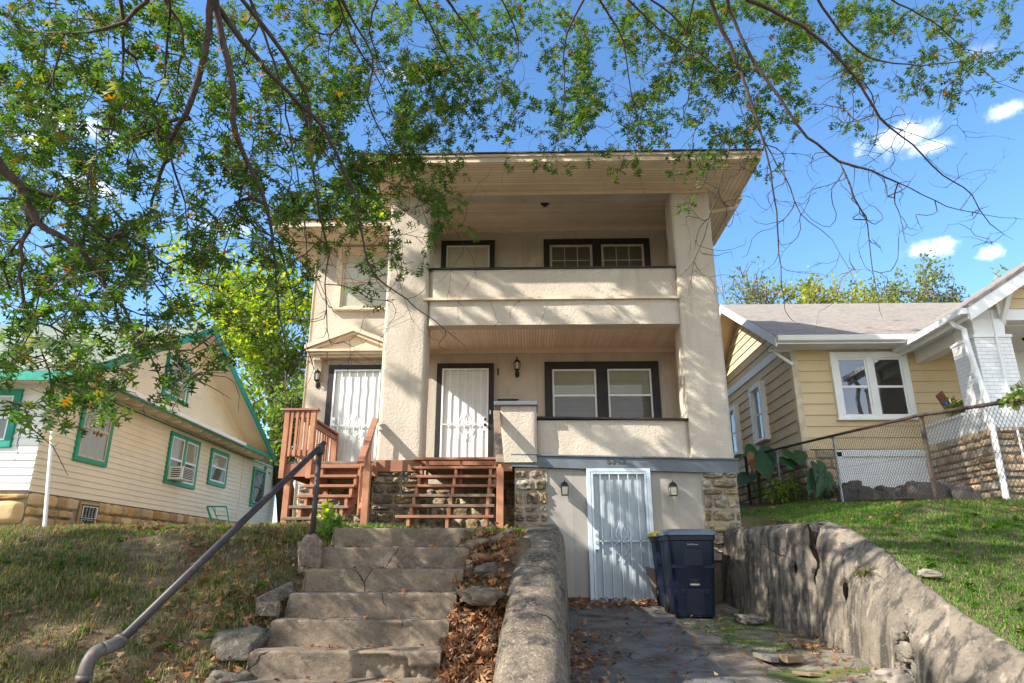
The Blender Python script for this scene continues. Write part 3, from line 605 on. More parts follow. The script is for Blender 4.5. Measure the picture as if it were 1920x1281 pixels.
# ------------------------------------------------------------------ shared building pieces
def stonewall(fr, a0, a1, z0, z1, hr_=(.14, .24), wr=(.18, .42), depth=.05, gap=.018, seed=0, b0=0.0, skip=None, rough=.5):
    rr = random.Random(seed); mb = MB(); z = z0
    while z < z1-.03:
        h = min(rr.uniform(*hr_), z1-z)
        if z1-(z+h) < .06: h = z1-z
        a = a0-rr.uniform(0, .1)
        while a < a1-.02:
            w_ = rr.uniform(*wr)
            aa, ab = max(a, a0), min(a+w_, a1)
            if a1-ab < .07: ab = a1
            a = ab if ab == a1 else a+w_
            if ab-aa < .05 or (skip and skip((aa+ab)/2, z+h/2)): continue
            n, m = 9, 8; P = []; dd = depth*rr.uniform(.5, 1.3); sx = rr.uniform(0, 40); tlt = rr.uniform(-.25, .25); tl2 = rr.uniform(-.25, .25)
            cut = [rr.uniform(.6, 1.05) for _ in range(4)]
            for i in range(n+1):
                row = []
                for j in range(m+1):
                    s_ = i/n*2-1; t_ = j/m*2-1
                    k = cut[(1 if s_ > 0 else 0)+(2 if t_ > 0 else 0)]
                    rim = (1-min(1, abs(s_)*1.0)**7)*(1-min(1, abs(t_)*1.0)**6)
                    # corners pulled in so outlines are irregular
                    cr = abs(s_*t_); px_ = s_*(1-.16*k*cr*cr); pz_ = t_*(1-.22*k*cr*cr)
                    A = (aa+ab)/2+px_*((ab-aa)/2-gap/2)+.010*fn(sx+s_*2, t_*2, 1, 1.1)
                    Z = z+h/2+pz_*(h/2-gap/2)+.010*fn(sx+s_*2, t_*2, 9, 1.1)
                    B = b0+rim**.6*dd*(1+tlt*s_+tl2*t_)+rim*(.022*rough*2*fn(sx+s_*1.5, t_*1.5, 5, 1.2)+.008*fn(sx+s_*4, t_*4, 3, 1.6))
                    row.append(fr.p(A, B, Z))
                P.append(row)
            mb.grid(P)
        z += h
    return mb
def clap(fr, a0, a1, z0, z1, ex, th=.022, slopes=None, mb=None):
    """lap siding courses; slopes(z)->(a_lo,a_hi) clips each course (for gables)"""
    mb = mb or MB(); n = max(1, round((z1-z0)/ex)); ex = (z1-z0)/n
    for i in range(n):
        za = z0+i*ex; zb = za+ex
        if slopes:
            l0, h0 = slopes(za); l1, h1 = slopes(zb)
            if h0-l0 < .02: continue
            if h1 < l1: l1 = h1 = (l0+h0)/2
        else: l0 = l1 = a0; h0 = h1 = a1
        P = fr.p
        mb.hexa([P(l0, th, za), P(h0, th, za), P(h0, -.01, za), P(l0, -.01, za), P(l1, .003, zb), P(h1, .003, zb), P(h1, -.01, zb), P(l1, -.01, zb)])
    return mb
def window(fr, parent, a0, a1, z0, z1, casing, sashm, cw=.11, nlights=1, rail=.5, blind=BLIND, lower=None, glass=GLASS, muntin=None, mull=.14, proud=.05, sill=None, sw=.035, bars=None, label=None, off=0.0):
    """window: casing mesh with sash, pane and blind children; a0..z1 outer size"""
    if off: fr = Fr(fr.o[0]+fr.n[0]*off, fr.o[1]+fr.n[1]*off, *fr.u, *fr.n)
    mb = MB(); P = fr.p
    mb.fbox(fr, a0, a0+cw, -off, proud, z0, z1); mb.fbox(fr, a1-cw, a1, -off, proud, z0, z1)
    mb.fbox(fr, a0+cw, a1-cw, 0, proud, z1-cw, z1); mb.fbox(fr, a0+cw, a1-cw, 0, proud, z0, z0+(cw if sill is None else sill))
    zi0 = z0+(cw if sill is None else sill); zi1 = z1-cw; ia0 = a0+cw; ia1 = a1-cw
    lw = ((ia1-ia0)-mull*(nlights-1))/nlights
    for k in range(1, nlights):
        mb.fbox(fr, ia0+k*lw+(k-1)*mull, ia0+k*lw+k*mull, 0, proud, zi0, zi1)
    if sill is not None: mb.fbox(fr, a0-.03, a1+.03, 0, proud+.04, z0-.03, z0)
    wo = mb.build('window', casing, parent, bevel=.004)
    if label: wo['label'] = label
    for k in range(nlights):
        l0 = ia0+k*(lw+mull); l1 = l0+lw; zm = zi0+(zi1-zi0)*rail
        s_ = MB()
        for (x0, x1, y0, y1) in ((l0, l0+sw, zi0, zi1), (l1-sw, l1, zi0, zi1), (l0+sw, l1-sw, zi1-sw, zi1), (l0+sw, l1-sw, zi0, zi0+sw), (l0+sw, l1-sw, zm-sw*.6, zm+sw*.6)):
            s_.fbox(fr, x0, x1, .010, .034, y0, y1)
        if muntin:
            nx, nz = muntin
            for i in range(1, nx):
                x = l0+sw+(l1-l0-2*sw)*i/nx; s_.fbox(fr, x-.008, x+.008, .016, .030, zm+sw*.6, zi1-sw)
            for i in range(1, nz):
                z = zm+(zi1-zm)*i/nz; s_.fbox(fr, l0+sw, l1-sw, .017, .029, z-.008, z+.008)
        s_.build('sash', sashm, wo, bevel=.002)
        MB().add([P(l0+.01, .021, zi0+.01), P(l1-.01, .021, zi0+.01), P(l1-.01, .021, zi1-.01), P(l0+.01, .021, zi1-.01)], [(0, 1, 2, 3)]).build('pane', glass, wo)
        b = MB()
        b.add([P(l0, .006, zm if lower else zi0), P(l1, .006, zm if lower else zi0), P(l1, .006, zi1), P(l0, .006, zi1)], [(0, 1, 2, 3)]).build('blind', blind, wo)
        if lower: MB().add([P(l0, .006, zi0), P(l1, .006, zi0), P(l1, .006, zm), P(l0, .006, zm)], [(0, 1, 2, 3)]).build('screen', lower, wo)
    if bars:
        b = MB(); n = bars
        for i in range(n+1):
            a = ia0+(ia1-ia0)*i/n; b.tube([P(a, proud+.02, zi0-.02), P(a, proud+.02, zi1+.02)], .008, 6)
        for z in (zi0, (zi0+zi1)/2, zi1): b.fbox(fr, ia0-.02, ia1+.02, proud+.012, proud+.03, z-.012, z+.012)
        b.build('security_bars', RUST if parent.name.startswith('cream') else DARK, wo)
    return wo
def grille(fr, a0, a1, z0, z1, door, mat, proud=.07, nb=6, heart=True, handle_side=-1):
    b = MB(); P = fr.p; t_ = .032
    for (x0, x1, y0, y1) in ((a0, a0+t_, z0, z1), (a1-t_, a1, z0, z1), (a0+t_, a1-t_, z1-t_, z1), (a0+t_, a1-t_, z0, z0+t_)):
        b.fbox(fr, x0, x1, proud, proud+.025, y0, y1)
    zm = z0+(z1-z0)*.46
    b.fbox(fr, a0+t_, a1-t_, proud+.003, proud+.02, zm-.009, zm+.009)
    for i in range(1, nb):
        a = a0+(a1-a0)*i/nb; b.fbox(fr, a-.008, a+.008, proud+.004, proud+.020, z0+t_, z1-t_)
    if heart:
        c = (a0+a1)/2; s_ = (a1-a0)
        for sg in (-1, 1):
            pts = []
            for k in range(15):
                q = k/14; ang = math.pi*(1.15*q)
                pts.append(P(c+sg*s_*.13*math.sin(ang)**.8 if math.sin(ang) > 0 else c+sg*s_*.13*math.sin(ang), proud+.012, zm-.24+.27*q+.03*math.sin(ang)))
            b.tube(pts, .007, 6)
            b.tube([P(c+sg*s_*.02, proud+.012, zm+.28), P(c+sg*s_*.07, proud+.012, zm+.18), P(c+sg*s_*.10, proud+.012, zm+.08), P(c+sg*s_*.05, proud+.012, zm+.02)], .007, 6)
            b.tube([P(c+sg*s_*.02, proud+.012, zm-.24), P(c+sg*s_*.05, proud+.012, zm-.30), P(c+sg*s_*.08, proud+.012, zm-.28)], .006, 6)
            b.tube([P(c+sg*s_*.12, proud+.012, zm+.06), P(c+sg*s_*.16, proud+.012, zm+.04), P(c+sg*s_*.15, proud+.012, zm-.01), P(c+sg*s_*.11, proud+.012, zm)], .006, 6)
    o = b.build('security_grille', mat, door)
    h = MB(); a = a0+.06 if handle_side < 0 else a1-.06
    h.fbox(fr, a-.035, a+.035, proud+.004, proud+.028, zm-.13, zm+.17)
    hb = h.build('lock_plate', mat, door, bevel=.005)
    h = MB()
    for zz, r_ in ((zm+.09, .026), (zm-.02, .03)):
        c0 = P(a, proud+.028, zz); c1 = P(a, proud+.07, zz); h.tube([c0, c1], r_, 14)
    h.build('door_knob', DARK if handle_side > 0 else GALV, door, smooth=False)
    return o
def doorleaf(fr, parent, a0, a1, z0, z1, mat, b=.018, label=None):
    mb = MB(); mb.fbox(fr, a0, a1, -.01, b, z0, z1)
    w_ = (a1-a0); h = (z1-z0)
    for (u0, u1) in ((.12, .46), (.54, .88)):
        for (v0, v1) in ((.06, .36), (.44, .76), (.82, .94)):
            mb.fbox(fr, a0+u0*w_, a0+u1*w_, b-.004, b+.003, z0+v0*h, z0+v1*h)
            mb.fbox(fr, a0+(u0+.03)*w_, a0+(u1-.03)*w_, b+.002, b+.006, z0+(v0+.02)*h, z0+(v1-.02)*h)
    o = mb.build('entry_door', mat, parent, bevel=.004)
    if label: o['label'] = label
    return o
def lantern(parent, x, z, y, s=1.0, kind=0, label=None):
    """coach lantern on a wall facing -y; kind 0 tall with finial and tail, kind 1 short box with arched hood"""
    mb = MB(); c = (x, y-.10*s, z)
    if kind == 0:
        mb.lathe((x, y-.012, z-.12*s), [(.001, -.075*s), (.03*s, -.065*s), (.048*s, -.02*s), (.045*s, .03*s), (.02*s, .07*s)], 14, sq=.35)
        mb.tube([(x, y-.01, z-.12*s), (x, y-.07*s, z-.13*s), (x, y-.10*s, z-.07*s)], .011*s, 8)
        mb.lathe(c, [(.02*s, -.075*s), (.042*s, -.06*s), (.05*s, -.045*s), (.055*s, -.035*s)], 6)
        mb.lathe(c, [(.072*s, .10*s), (.074*s, .112*s), (.045*s, .15*s), (.016*s, .175*s), (.013*s, .20*s), (.003*s, .235*s)], 6)
        for k in range(6):
            a = math.pi/3*k; mb.tube([(c[0]+.053*s*math.cos(a), c[1]+.053*s*math.sin(a), z-.04*s), (c[0]+.066*s*math.cos(a), c[1]+.066*s*math.sin(a), z+.10*s)], .006*s, 5)
        g = MB(); g.lathe(c, [(.046*s, -.036*s), (.060*s, .10*s)], 6)
    else:
        mb.lathe((x, y-.012, z+.06*s), [(.05*s, -.01), (.05*s, .01)], 12)
        mb.box(x-.045*s, x+.045*s, y-.03, y-.002, z-.0*s, z+.10*s)
        mb.tube([(x, y-.01, z+.06*s), (x, y-.10*s, z+.115*s)], .012*s, 8)
        mb.lathe(c, [(.085*s, .035*s), (.082*s, .06*s), (.06*s, .095*s), (.03*s, .112*s), (.008*s, .12*s), (.008*s, .14*s)], 4, ph=math.pi/4)
        mb.lathe(c, [(.072*s, -.105*s), (.072*s, -.09*s)], 4, ph=math.pi/4)
        for k in range(4):
            a = math.pi/2*k+math.pi/4; mb.tube([(c[0]+.067*s*math.cos(a), c[1]+.067*s*math.sin(a), z-.10*s), (c[0]+.077*s*math.cos(a), c[1]+.077*s*math.sin(a), z+.04*s)], .006*s, 5)
        g = MB(); g.lathe(c, [(.060*s, -.09*s), (.070*s, .036*s)], 4, ph=math.pi/4)
    o = mb.build('wall_lantern', LAMPM, parent); g.build('lantern_glass', LAMPG, o)
    if label: o['label'] = label
    return o
def textmesh(s, size, loc, mat, parent, name, depth=.004, rotz=0, bold=0.0):
    cu = bpy.data.curves.new(name, 'FONT'); cu.body = s; cu.size = size; cu.extrude = depth; cu.align_x = 'CENTER'; cu.align_y = 'CENTER'; cu.offset = bold; cu.space_character = 1.15
    o = bpy.data.objects.new('tmp', cu); COL.objects.link(o); dg = bpy.context.evaluated_depsgraph_get(); dg.update()
    me = bpy.data.meshes.new_from_object(o.evaluated_get(dg)); bpy.data.objects.remove(o); me.name = name
    n = bpy.data.objects.new(name, me); COL.objects.link(n); me.materials.clear(); me.materials.append(mat)
    off = ORG[parent.name]; n.parent = parent; n.location = Vector(loc)-Vector(off); n.rotation_euler = (R(90), 0, rotz); ORG[n.name] = tuple(loc)
    return n

# ------------------------------------------------------------------ the two-storey stucco house
H = thing('two_storey_house', 'beige two-storey stucco house with stacked front porches and dark window trim', 'house', (-.5, 13.4, 2.0))
FB = Fr(0, 13.4, 1, 0, 0, -1)        # porch back wall
FF = Fr(0, 11.2, 1, 0, 0, -1)        # front plane
YF = 11.2; SOF = 8.15
def subwall(fr, a0, a1, z0, z1, amp=.006, st_=.12):
    """trowelled, slightly uneven wall skin"""
    na = max(2, int((a1-a0)/st_)); nz_ = max(2, int((z1-z0)/st_))
    P = []
    for i in range(na+1):
        row = []
        for j in range(nz_+1):
            a = a0+(a1-a0)*i/na; z = z0+(z1-z0)*j/nz_
            row.append(fr.p(a, amp*fn(a, z, fr.o[1], 1.5), z))
        P.append(row)
    return MB().grid(P)
mb = MB(); mb.box(-4.52, 2.9, 13.412, 22.5, 3.02, 8.6); mb.box(2.9, 3.37, 13.412, 13.7, 3.02, 8.6)
s_ = subwall(FB, -4.52, 3.37, 3.02, 8.6); mb.add(s_.v, s_.f); mb.build('wall', STUCCO, H)
def pillar(x0, x1, y0, y1, z0, z1, mat=STUCCO):
    mb = MB(); n = 46; ring = []
    base = rounded([(x0, (y0+y1)/2), (x0, y0), (x1, y0), (x1, y1), (x0, y1), (x0, (y0+y1)/2)], .025, 3)
    base = resample(base, n)[:-1]
    zs = np.arange(z0, z1+.05, .10); zs[-1] = z1
    P = []
    for z in zs:
        row = []
        for (x, y) in base+[base[0]]:
            k = .007*fn(x, z, y, 1.6)+.004*fn(x, z, y, 5); row.append((x+k, y+k, float(z)))
        P.append(row)
    mb.grid(P); mb.add(P[0][:-1], [tuple(range(len(P[0])-1))]); mb.add(P[-1][:-1], [tuple(range(len(P[0])-1))]); return mb
pillar(-2.52, -1.77, YF, 11.75, 3.17, 8.2).build('porch_pillar', STUCCO, H, smooth=True)
pillar(2.68, 3.38, YF, 11.78, 3.12, 8.2).build('porch_pillar', STUCCO, H, smooth=True)
# lower beam, ledge, balcony parapet
pillar(-1.80, 2.70, YF+.012, 11.47, 5.53, 6.00, STUCCOB).build('porch_beam', STUCCOB, H, smooth=True)
mb = MB()
for i in range(9):
    a = -1.84+i*.502; mb.hexa([(a, YF-.05, 5.985+.006*fn(a, 1, 0, 2)), (a+.5, YF-.05, 5.985+.006*fn(a+.5, 1, 0, 2)), (a+.5, 11.3, 6.0), (a, 11.3, 6.0), (a, YF-.05, 6.03+.006*fn(a, 1, 0, 2)), (a+.5, YF-.05, 6.03+.006*fn(a+.5, 1, 0, 2)), (a+.5, 11.3, 6.045), (a, 11.3, 6.045)])
mb.build('ledge', TRIMTAN, H)
pillar(-1.80, 2.70, 11.25, 11.44, 6.02, 6.60, STUCCOB).build('parapet', STUCCO, H, smooth=True)
mb = MB(); mb.box(-1.79, 2.69, 11.21, 11.48, 6.60, 6.635); mb.build('parapet_cap', DARK, H, bevel=.006)
# side beams and side parapets
for (x0, x1) in ((-2.47, -2.17), (3.03, 3.33)):
    mb = MB(); mb.box(x0, x1, 11.74, 13.42, 5.53, 6.02); mb.build('side_beam', STUCCOB, H, bevel=.012)
    mb = MB(); mb.box(x0+.04, x1-.04, 11.74, 13.42, 6.02, 6.60); mb.build('side_parapet', STUCCO, H, bevel=.01)
    mb = MB(); mb.box(x0, x1, 11.74, 13.42, 7.95, 8.56); mb.build('side_beam', STUCCOB, H, bevel=.012)
mb = MB(); mb.box(3.05, 3.33, 11.74, 13.42, 3.15, 3.84); mb.build('side_parapet', STUCCO, H, bevel=.01)
mb = MB(); mb.box(3.0, 3.36, 13.14, 13.41, 3.15, 5.76); mb.build('pilaster', STUCCO, H, bevel=.015)
mb = MB(); mb.box(3.0, 3.36, 13.14, 13.41, 6.0, 8.0); mb.build('pilaster', STUCCO, H, bevel=.015)
mb = MB(); mb.box(-2.4, 3.3, 11.45, 13.40, 5.75, 5.93); mb.build('porch_ceiling', BEAD, H)
mb = MB(); mb.box(-2.4, 3.3, 11.58, 13.40, 8.54, 8.62); mb.build('balcony_ceiling', SOFX, H)
mb = MB(); mb.box(-2.4, 3.3, 11.3, 13.40, 5.935, 5.965); mb.build('balcony_floor', PANELT, H)
mb = MB(); mb.box(-1.78, 2.70, YF+.01, 11.60, 8.15, 8.6); mb.build('roof_beam', STUCCOB, H, bevel=.01)
mb = MB(); mb.box(-2.30, 3.3, 13.34, 13.40, 8.44, 8.54); mb.box(-2.3, 3.0, 13.34, 13.40, 5.66, 5.75); mb.build('ceiling_moulding', TRIMTAN, H)
# lower parapet and stair block
pillar(.12, 2.70, 11.28, 11.46, 3.14, 3.84).build('parapet', STUCCO, H, smooth=True)
mb = MB(); mb.hexa([(.10, 11.22, 3.87), (2.69, 11.22, 3.825), (2.69, 11.5, 3.825), (.10, 11.5, 3.87), (.10, 11.22, 3.905), (2.69, 11.22, 3.86), (2.69, 11.5, 3.86), (.10, 11.5, 3.905)]); mb.build('parapet_cap', DARK, H, bevel=.006)
pillar(-.46, .15, 11.10, 11.62, 3.12, 4.06).build('stair_block', STUCCO, H, smooth=True)
mb = MB(); mb.box(-.56, .17, 11.03, 11.68, 4.055, 4.125); mb.build('block_cap', BANDG, H, bevel=.01)
# porch floor, rim boards
mb = MB(); mb.box(-1.77, 3.3, 11.20, 13.41, 3.09, 3.18); mb.build('porch_floor', CEDAR, H)
for a_, b_ in ((-2.56, -1.77), (-.50, -.26)): MB().box(a_, b_, 11.145, 11.19, 2.98, 3.17).build('rim_board', CEDAR, H, bevel=.005)
mb = MB(); mb.fbox(FF, -.27, 3.40, -.02, .07, 3.055, 3.235, 2.93, 3.145); mb.fbox(FF, -.28, 3.41, -.02, .10, 3.235, 3.262, 3.145, 3.172)
bo = mb.build('band_board', BANDG, H, bevel=.004)
textmesh('5342', .135, (1.43, 11.126, 3.135), M('painted_numeral', (.060, .070, .08), None, 5, rough=.5), H, 'house_number', .006, 0, .003)
# foundation
s_ = stonewall(FF, -.22, .31, 1.75, 3.02, (.10, .22), (.16, .42), .07, seed=4, rough=1.2); s_.build('stone_pier', STONE, H, smooth=True)
s_ = stonewall(FF, 2.80, 3.38, 1.70, 2.96, (.09, .22), (.16, .45), .08, seed=8, rough=1.2); s_.build('stone_pier', STONE, H, smooth=True)
mb = MB(); mb.box(-.22, .31, 11.185, 11.75, 1.7, 3.04); mb.box(2.80, 3.37, 11.185, 13.7, 1.6, 3.0); mb.box(2.4, 2.9, 13.7, 22, 1.6, 3.0); mb.box(-2.55, -1.78, 11.215, 11.8, 1.7, 2.99); mb.box(-4.50, -2.3, 13.43, 22, 1.7, 3.04); mb.box(-2.32, 3.3, 13.43, 13.7, .9, 3.04); mb.build('foundation', MORTAR, H)
s_ = stonewall(Fr(0, 11.22, 1, 0, 0, -1), -2.55, -1.78, 1.8, 2.98, (.09, .22), (.14, .40), .08, seed=12, rough=1.2); s_.build('stone_pier', STONE, H, smooth=True)
s_ = stonewall(Fr(-1.78, 11.22, 0, 1, 1, 0), 0, .58, 1.8, 2.98, (.13, .24), (.18, .42), .05, seed=13); s_.build('stone_pier', STONE, H, smooth=True)
s_ = stonewall(Fr(0, 13.43, 1, 0, 0, -1), -4.52, -2.3, 1.8, 3.04, (.14, .26), (.2, .5), .05, seed=15); s_.build('stone_foundation', STONE, H, smooth=True)
s_ = stonewall(Fr(0, 13.43, 1, 0, 0, -1), -2.3, .2, 1.6, 3.04, (.14, .26), (.2, .5), .05, seed=16); s_.build('stone_foundation', STONE, H, smooth=True)
# basement front
mb = MB(); mb.box(.29, 2.81, 11.205, 11.3, .80, 3.03); mb.build('basement_panel', PANELT, H)
BD = doorleaf(FF, H, 1.02, 1.90, .98, 2.96, DOORBLUE, .02, 'pale grey basement door behind a white security grille')
mb = MB()
for a in ((.945, 1.01), (1.91, 1.975)): mb.fbox(FF, *a, -.01, .075, .95, 3.02)
mb.fbox(FF, 1.01, 1.91, -.01, .075, 2.965, 3.02); mb.build('casing', METALB, BD, bevel=.004)
grille(FF, 1.015, 1.905, .975, 2.96, BD, METALB, .05, 6, True, -1)
mb = MB(); mb.box(.70, 2.05, 11.02, 11.2, .85, .985); mb.build('threshold', CONC, H, bevel=.01)
lantern(H, .585, 2.69, 11.2, 1.0, 1); lantern(H, 2.315, 2.68, 11.2, 1.0, 1)
# porch doors
RD = doorleaf(FB, H, -1.735, -.795, 3.18, 5.33, WDOOR, .02, 'white porch door with a security grille under the porch')
mb = MB()
for a in ((-1.85, -1.74), (-.79, -.685)): mb.fbox(FB, *a, -.01, .065, 3.18, 5.45)
mb.fbox(FB, -1.74, -.79, -.01, .065, 5.335, 5.45); mb.build('casing', DARK, RD, bevel=.004)
grille(FB, -1.74, -.79, 3.20, 5.335, RD, WHITE, .045, 6, True, 1)
LD = doorleaf(FB, H, -3.955, -3.005, 3.17, 5.32, WDOOR, .02, 'white upstairs-flat door under the small pediment')
mb = MB()
for a in ((-4.085, -3.965), (-2.995, -2.875)): mb.fbox(FB, *a, -.01, .065, 3.15, 5.43)
mb.fbox(FB, -3.965, -2.995, -.01, .065, 5.325, 5.43); mb.build('casing', DARK, LD, bevel=.004)
grille(FB, -3.96, -3.0, 3.17, 5.325, LD, WHITE, .045, 6, True, -1)
# pediment hood over the left door
mb = MB(); yb = 13.41; ya = 13.06
mb.prism([(-4.46, yb, 5.70), (-2.66, yb, 5.70), (-3.57, yb, 6.06)], (0, -.22, 0))
for sg in (-1, 1):
    ex_, ez = -3.57+sg*.97, 5.735
    mb.hexa([(ex_, ya, ez-.03), (-3.57, ya, 6.08), (-3.57, yb, 6.08), (ex_, yb, ez-.03), (ex_, ya, ez+.05), (-3.57, ya, 6.165), (-3.57, yb, 6.165), (ex_, yb, ez+.05)] if sg < 0 else [(-3.57, ya, 6.08), (ex_, ya, ez-.03), (ex_, yb, ez-.03), (-3.57, yb, 6.08), (-3.57, ya, 6.165), (ex_, ya, ez+.05), (ex_, yb, ez+.05), (-3.57, yb, 6.165)])
    z0_ = -.06
    mb.hexa([(ex_+.05*-sg, ya+.05, ez-.09), (-3.57, ya+.05, 6.02), (-3.57, yb, 6.02), (ex_+.05*-sg, yb, ez-.09), (ex_+.05*-sg, ya+.05, ez-.03), (-3.57, ya+.05, 6.08), (-3.57, yb, 6.08), (ex_+.05*-sg, yb, ez-.03)] if sg < 0 else [(-3.57, ya+.05, 6.02), (ex_-.05, ya+.05, ez-.09), (ex_-.05, yb, ez-.09), (-3.57, yb, 6.02), (-3.57, ya+.05, 6.08), (ex_-.05, ya+.05, ez-.03), (ex_-.05, yb, ez-.03), (-3.57, yb, 6.08)])
mb.box(-4.50, -2.62, 13.08, yb, 5.655, 5.70); mb.box(-4.46, -2.66, 13.13, yb, 5.60, 5.655); mb.box(-4.42, -2.70, 13.2, yb, 5.555, 5.60)
pd = mb.build('pediment', TRIMTAN, H)
for x in (-4.30, -2.85):
    pts = [(x-.07, yb, 5.56), (x-.07, 13.16, 5.56), (x-.07, 13.17, 5.50), (x-.07, 13.24, 5.44), (x-.07, 13.29, 5.34), (x-.07, 13.32, 5.24), (x-.07, 13.36, 5.12), (x-.07, yb, 5.10)]
    MB().prism(pts, (.14, 0, 0)).build('bracket', TRIMTAN, pd, bevel=.006)
lantern(H, -4.30, 5.14, 13.4, 1.0, 0); lantern(H, -.21, 5.34, 13.4, 1.0, 0)
textmesh('1', .2, (-.60, 13.385, 5.265), DARK, H, 'unit_number', .006, 0, .004)
mb = MB(); mb.box(-.59, -.20, 13.28, 13.39, 4.38, 4.66); mb.hexa([(-.61, 13.26, 4.655), (-.18, 13.26, 4.655), (-.18, 13.39, 4.69), (-.61, 13.39, 4.69), (-.61, 13.26, 4.67), (-.18, 13.26, 4.67), (-.18, 13.39, 4.71), (-.61, 13.39, 4.71)]); mb.build('mailbox', LAMPM, H, bevel=.004)
mb = MB(); mb.fbox(FB, -.765, -.735, .065, .085, 4.38, 4.46); mb.build('doorbell', WHITE, H, bevel=.003)
# windows
window(FB, H, .35, 2.67, 4.06, 5.47, DARK, WHITE, .155, 2, .50, BLIND, BLINDD, mull=.23, proud=.06)
window(FB, H, .37, 2.66, 6.75, 8.245, DARK, SASHT, .13, 2, .40, BLINDD, BLINDD, mull=.19, proud=.06, muntin=(3, 2), sw=.05)
window(FB, H, -1.85, -.69, 6.75, 8.235, DARK, WHITE, .11, 1, .2, SHADEW, None, proud=.06)
window(FB, H, -4.10, -2.75, 6.66, 8.10, TRIMTAN, TRIMTAN, .13, 1, .48, SHADEW, SHADEW, proud=.07, sill=.03, sw=.045)
lp = at(1022, 388, 12.3); mb = MB(); mb.lathe((lp[0], 12.3, 8.54), [(.09, 0), (.085, -.03), (.04, -.05), (.03, -.09)], 14); cl = mb.build('ceiling_light', LAMPM, H, smooth=True)
mb = MB(); mb.lathe((lp[0], 12.3, 8.45), [(.015, 0), (.033, -.04), (.03, -.08), (.008, -.10)], 12); mb.build('bulb', SHADEW, cl, smooth=True)
# eaves and roof
YE = 10.15; XL = -2.72; XR = 4.0
mb = MB(); mb.prism([(XL, YE, SOF), (XR, YE, SOF), (3.38, YF, SOF), (-2.52, YF, SOF)], (0, 0, .05)); mb.build('soffit', SOFX, H)
mb = MB(); mb.prism([(XR, YE, SOF), (XR, 13.6, SOF), (2.9, 13.6, SOF), (2.9, 13.42, SOF), (3.38, 13.42, SOF), (3.38, YF, SOF)], (0, 0, .05)); mb.build('soffit', SOFY, H)
mb = MB(); mb.prism([(XL, YE, SOF), (-2.52, YF, SOF), (-2.52, 13.4, SOF), (XL, 13.4, SOF)], (0, 0, .05)); mb.build('soffit', SOFY, H)
mb = MB(); mb.prism([(-5.2, 12.42, SOF), (XL, 12.42, SOF), (XL, 13.4, SOF), (-4.52, 13.4, SOF)], (0, 0, .05)); mb.build('soffit', SOFX, H)
mb = MB(); mb.prism([(-5.2, 12.42, SOF), (-4.52, 13.4, SOF), (-4.52, 23, SOF), (-5.2, 23, SOF)], (0, 0, .05)); mb.build('soffit', SOFY, H)
mb = MB(); mb.box(XL, XR, YE-.02, YE+.006, SOF-.03, SOF+.10); mb.box(XR-.006, XR+.02, YE, 13.6, SOF-.03, SOF+.10); mb.box(XL-.02, XL+.006, YE, 12.42, SOF-.03, SOF+.10)
mb.box(-5.2, XL-.02, 12.40, 12.426, SOF-.03, SOF+.10); mb.box(-5.22, -5.194, 12.42, 23, SOF-.03, SOF+.10); mb.build('fascia', TRIMTAN, H)
mb = MB(); mb.box(XL-.04, XR+.04, YE-.05, YE+.02, SOF+.06, SOF+.115); mb.build('crown_moulding', TRIMTAN, H, bevel=.01)
mb = MB(); mb.box(-2.5, 3.36, YF-.045, YF-.002, SOF-.07, SOF-.002); mb.build('frieze', TRIMTAN, H, bevel=.008)
SHING = M('brown_shingle', (.12, .10, .085), (.08, .07, .06), 12, rough=.95)
ze = SOF+.115; k = .38; mb = MB()
hw = (XR-XL)/2; cx = (XR+XL)/2; rz_ = ze+k*hw
mb.add([(XL-.06, YE-.07, ze), (XR+.06, YE-.07, ze), (XR+.06, 13.6, ze), (XL-.06, 13.6, ze), (cx, YE+hw, rz_), (cx, 13.6, rz_), (XL-.06, YE-.07, ze+.025), (XR+.06, YE-.07, ze+.025), (XR+.06, 13.6, ze+.025), (XL-.06, 13.6, ze+.025)],
       [(0, 1, 7, 6), (1, 2, 8, 7), (6, 7, 4), (7, 8, 5, 4), (9, 6, 4, 5), (3, 0, 6, 9)])
hw2 = 4.2; cx2 = -1.0; r2 = ze+k*hw2
e1 = ze+.026+k*1.09; eu = ze+.026; yr1, yr2 = 12.36+hw2, 23.1-hw2
mb.add([(-5.26, 12.36, eu), (-2.78, 12.36, eu), (-2.78, 13.45, e1), (2.11, 13.45, e1), (cx2, yr1, r2), (3.2, 13.45, eu), (3.2, 23.1, eu), (-5.26, 23.1, eu), (cx2, yr2, r2), (-5.26, 12.36, ze), (-2.78, 12.36, ze), (-5.26, 23.1, ze), (3.2, 23.1, ze), (3.2, 13.45, ze)],
       [(0, 1, 2, 3, 4), (5, 6, 8, 4, 3), (6, 7, 8), (7, 0, 4, 8), (9, 10, 1, 0), (11, 9, 0, 7), (12, 11, 7, 6), (13, 12, 6, 5)])
mb.build('roof', SHING, H)
mb = MB(); mb.box(XR+.022, XR+.13, 11.55, 13.6, SOF+.0, SOF+.11); gt = mb.build('gutter', TRIMTAN, H, bevel=.02)
mb = MB(); mb.tube([(XR+.07, 11.75, SOF+.02), (XR+.02, 11.75, SOF-.06), (XR-.1, 11.76, SOF-.085), (3.47, 11.8, SOF-.12), (3.43, 11.8, SOF-.3), (3.43, 11.85, 2.5)], .038, 10); mb.build('downspout', TRIMTAN, gt, smooth=True)
mb = MB(); mb.tube([(-5.15, 13.2, SOF-.05), (-4.62, 13.30, SOF-.09), (-4.57, 13.45, SOF-.3), (-4.57, 13.5, 2.3)], .035, 10); mb.build('downspout', TRIMTAN, H, smooth=True)

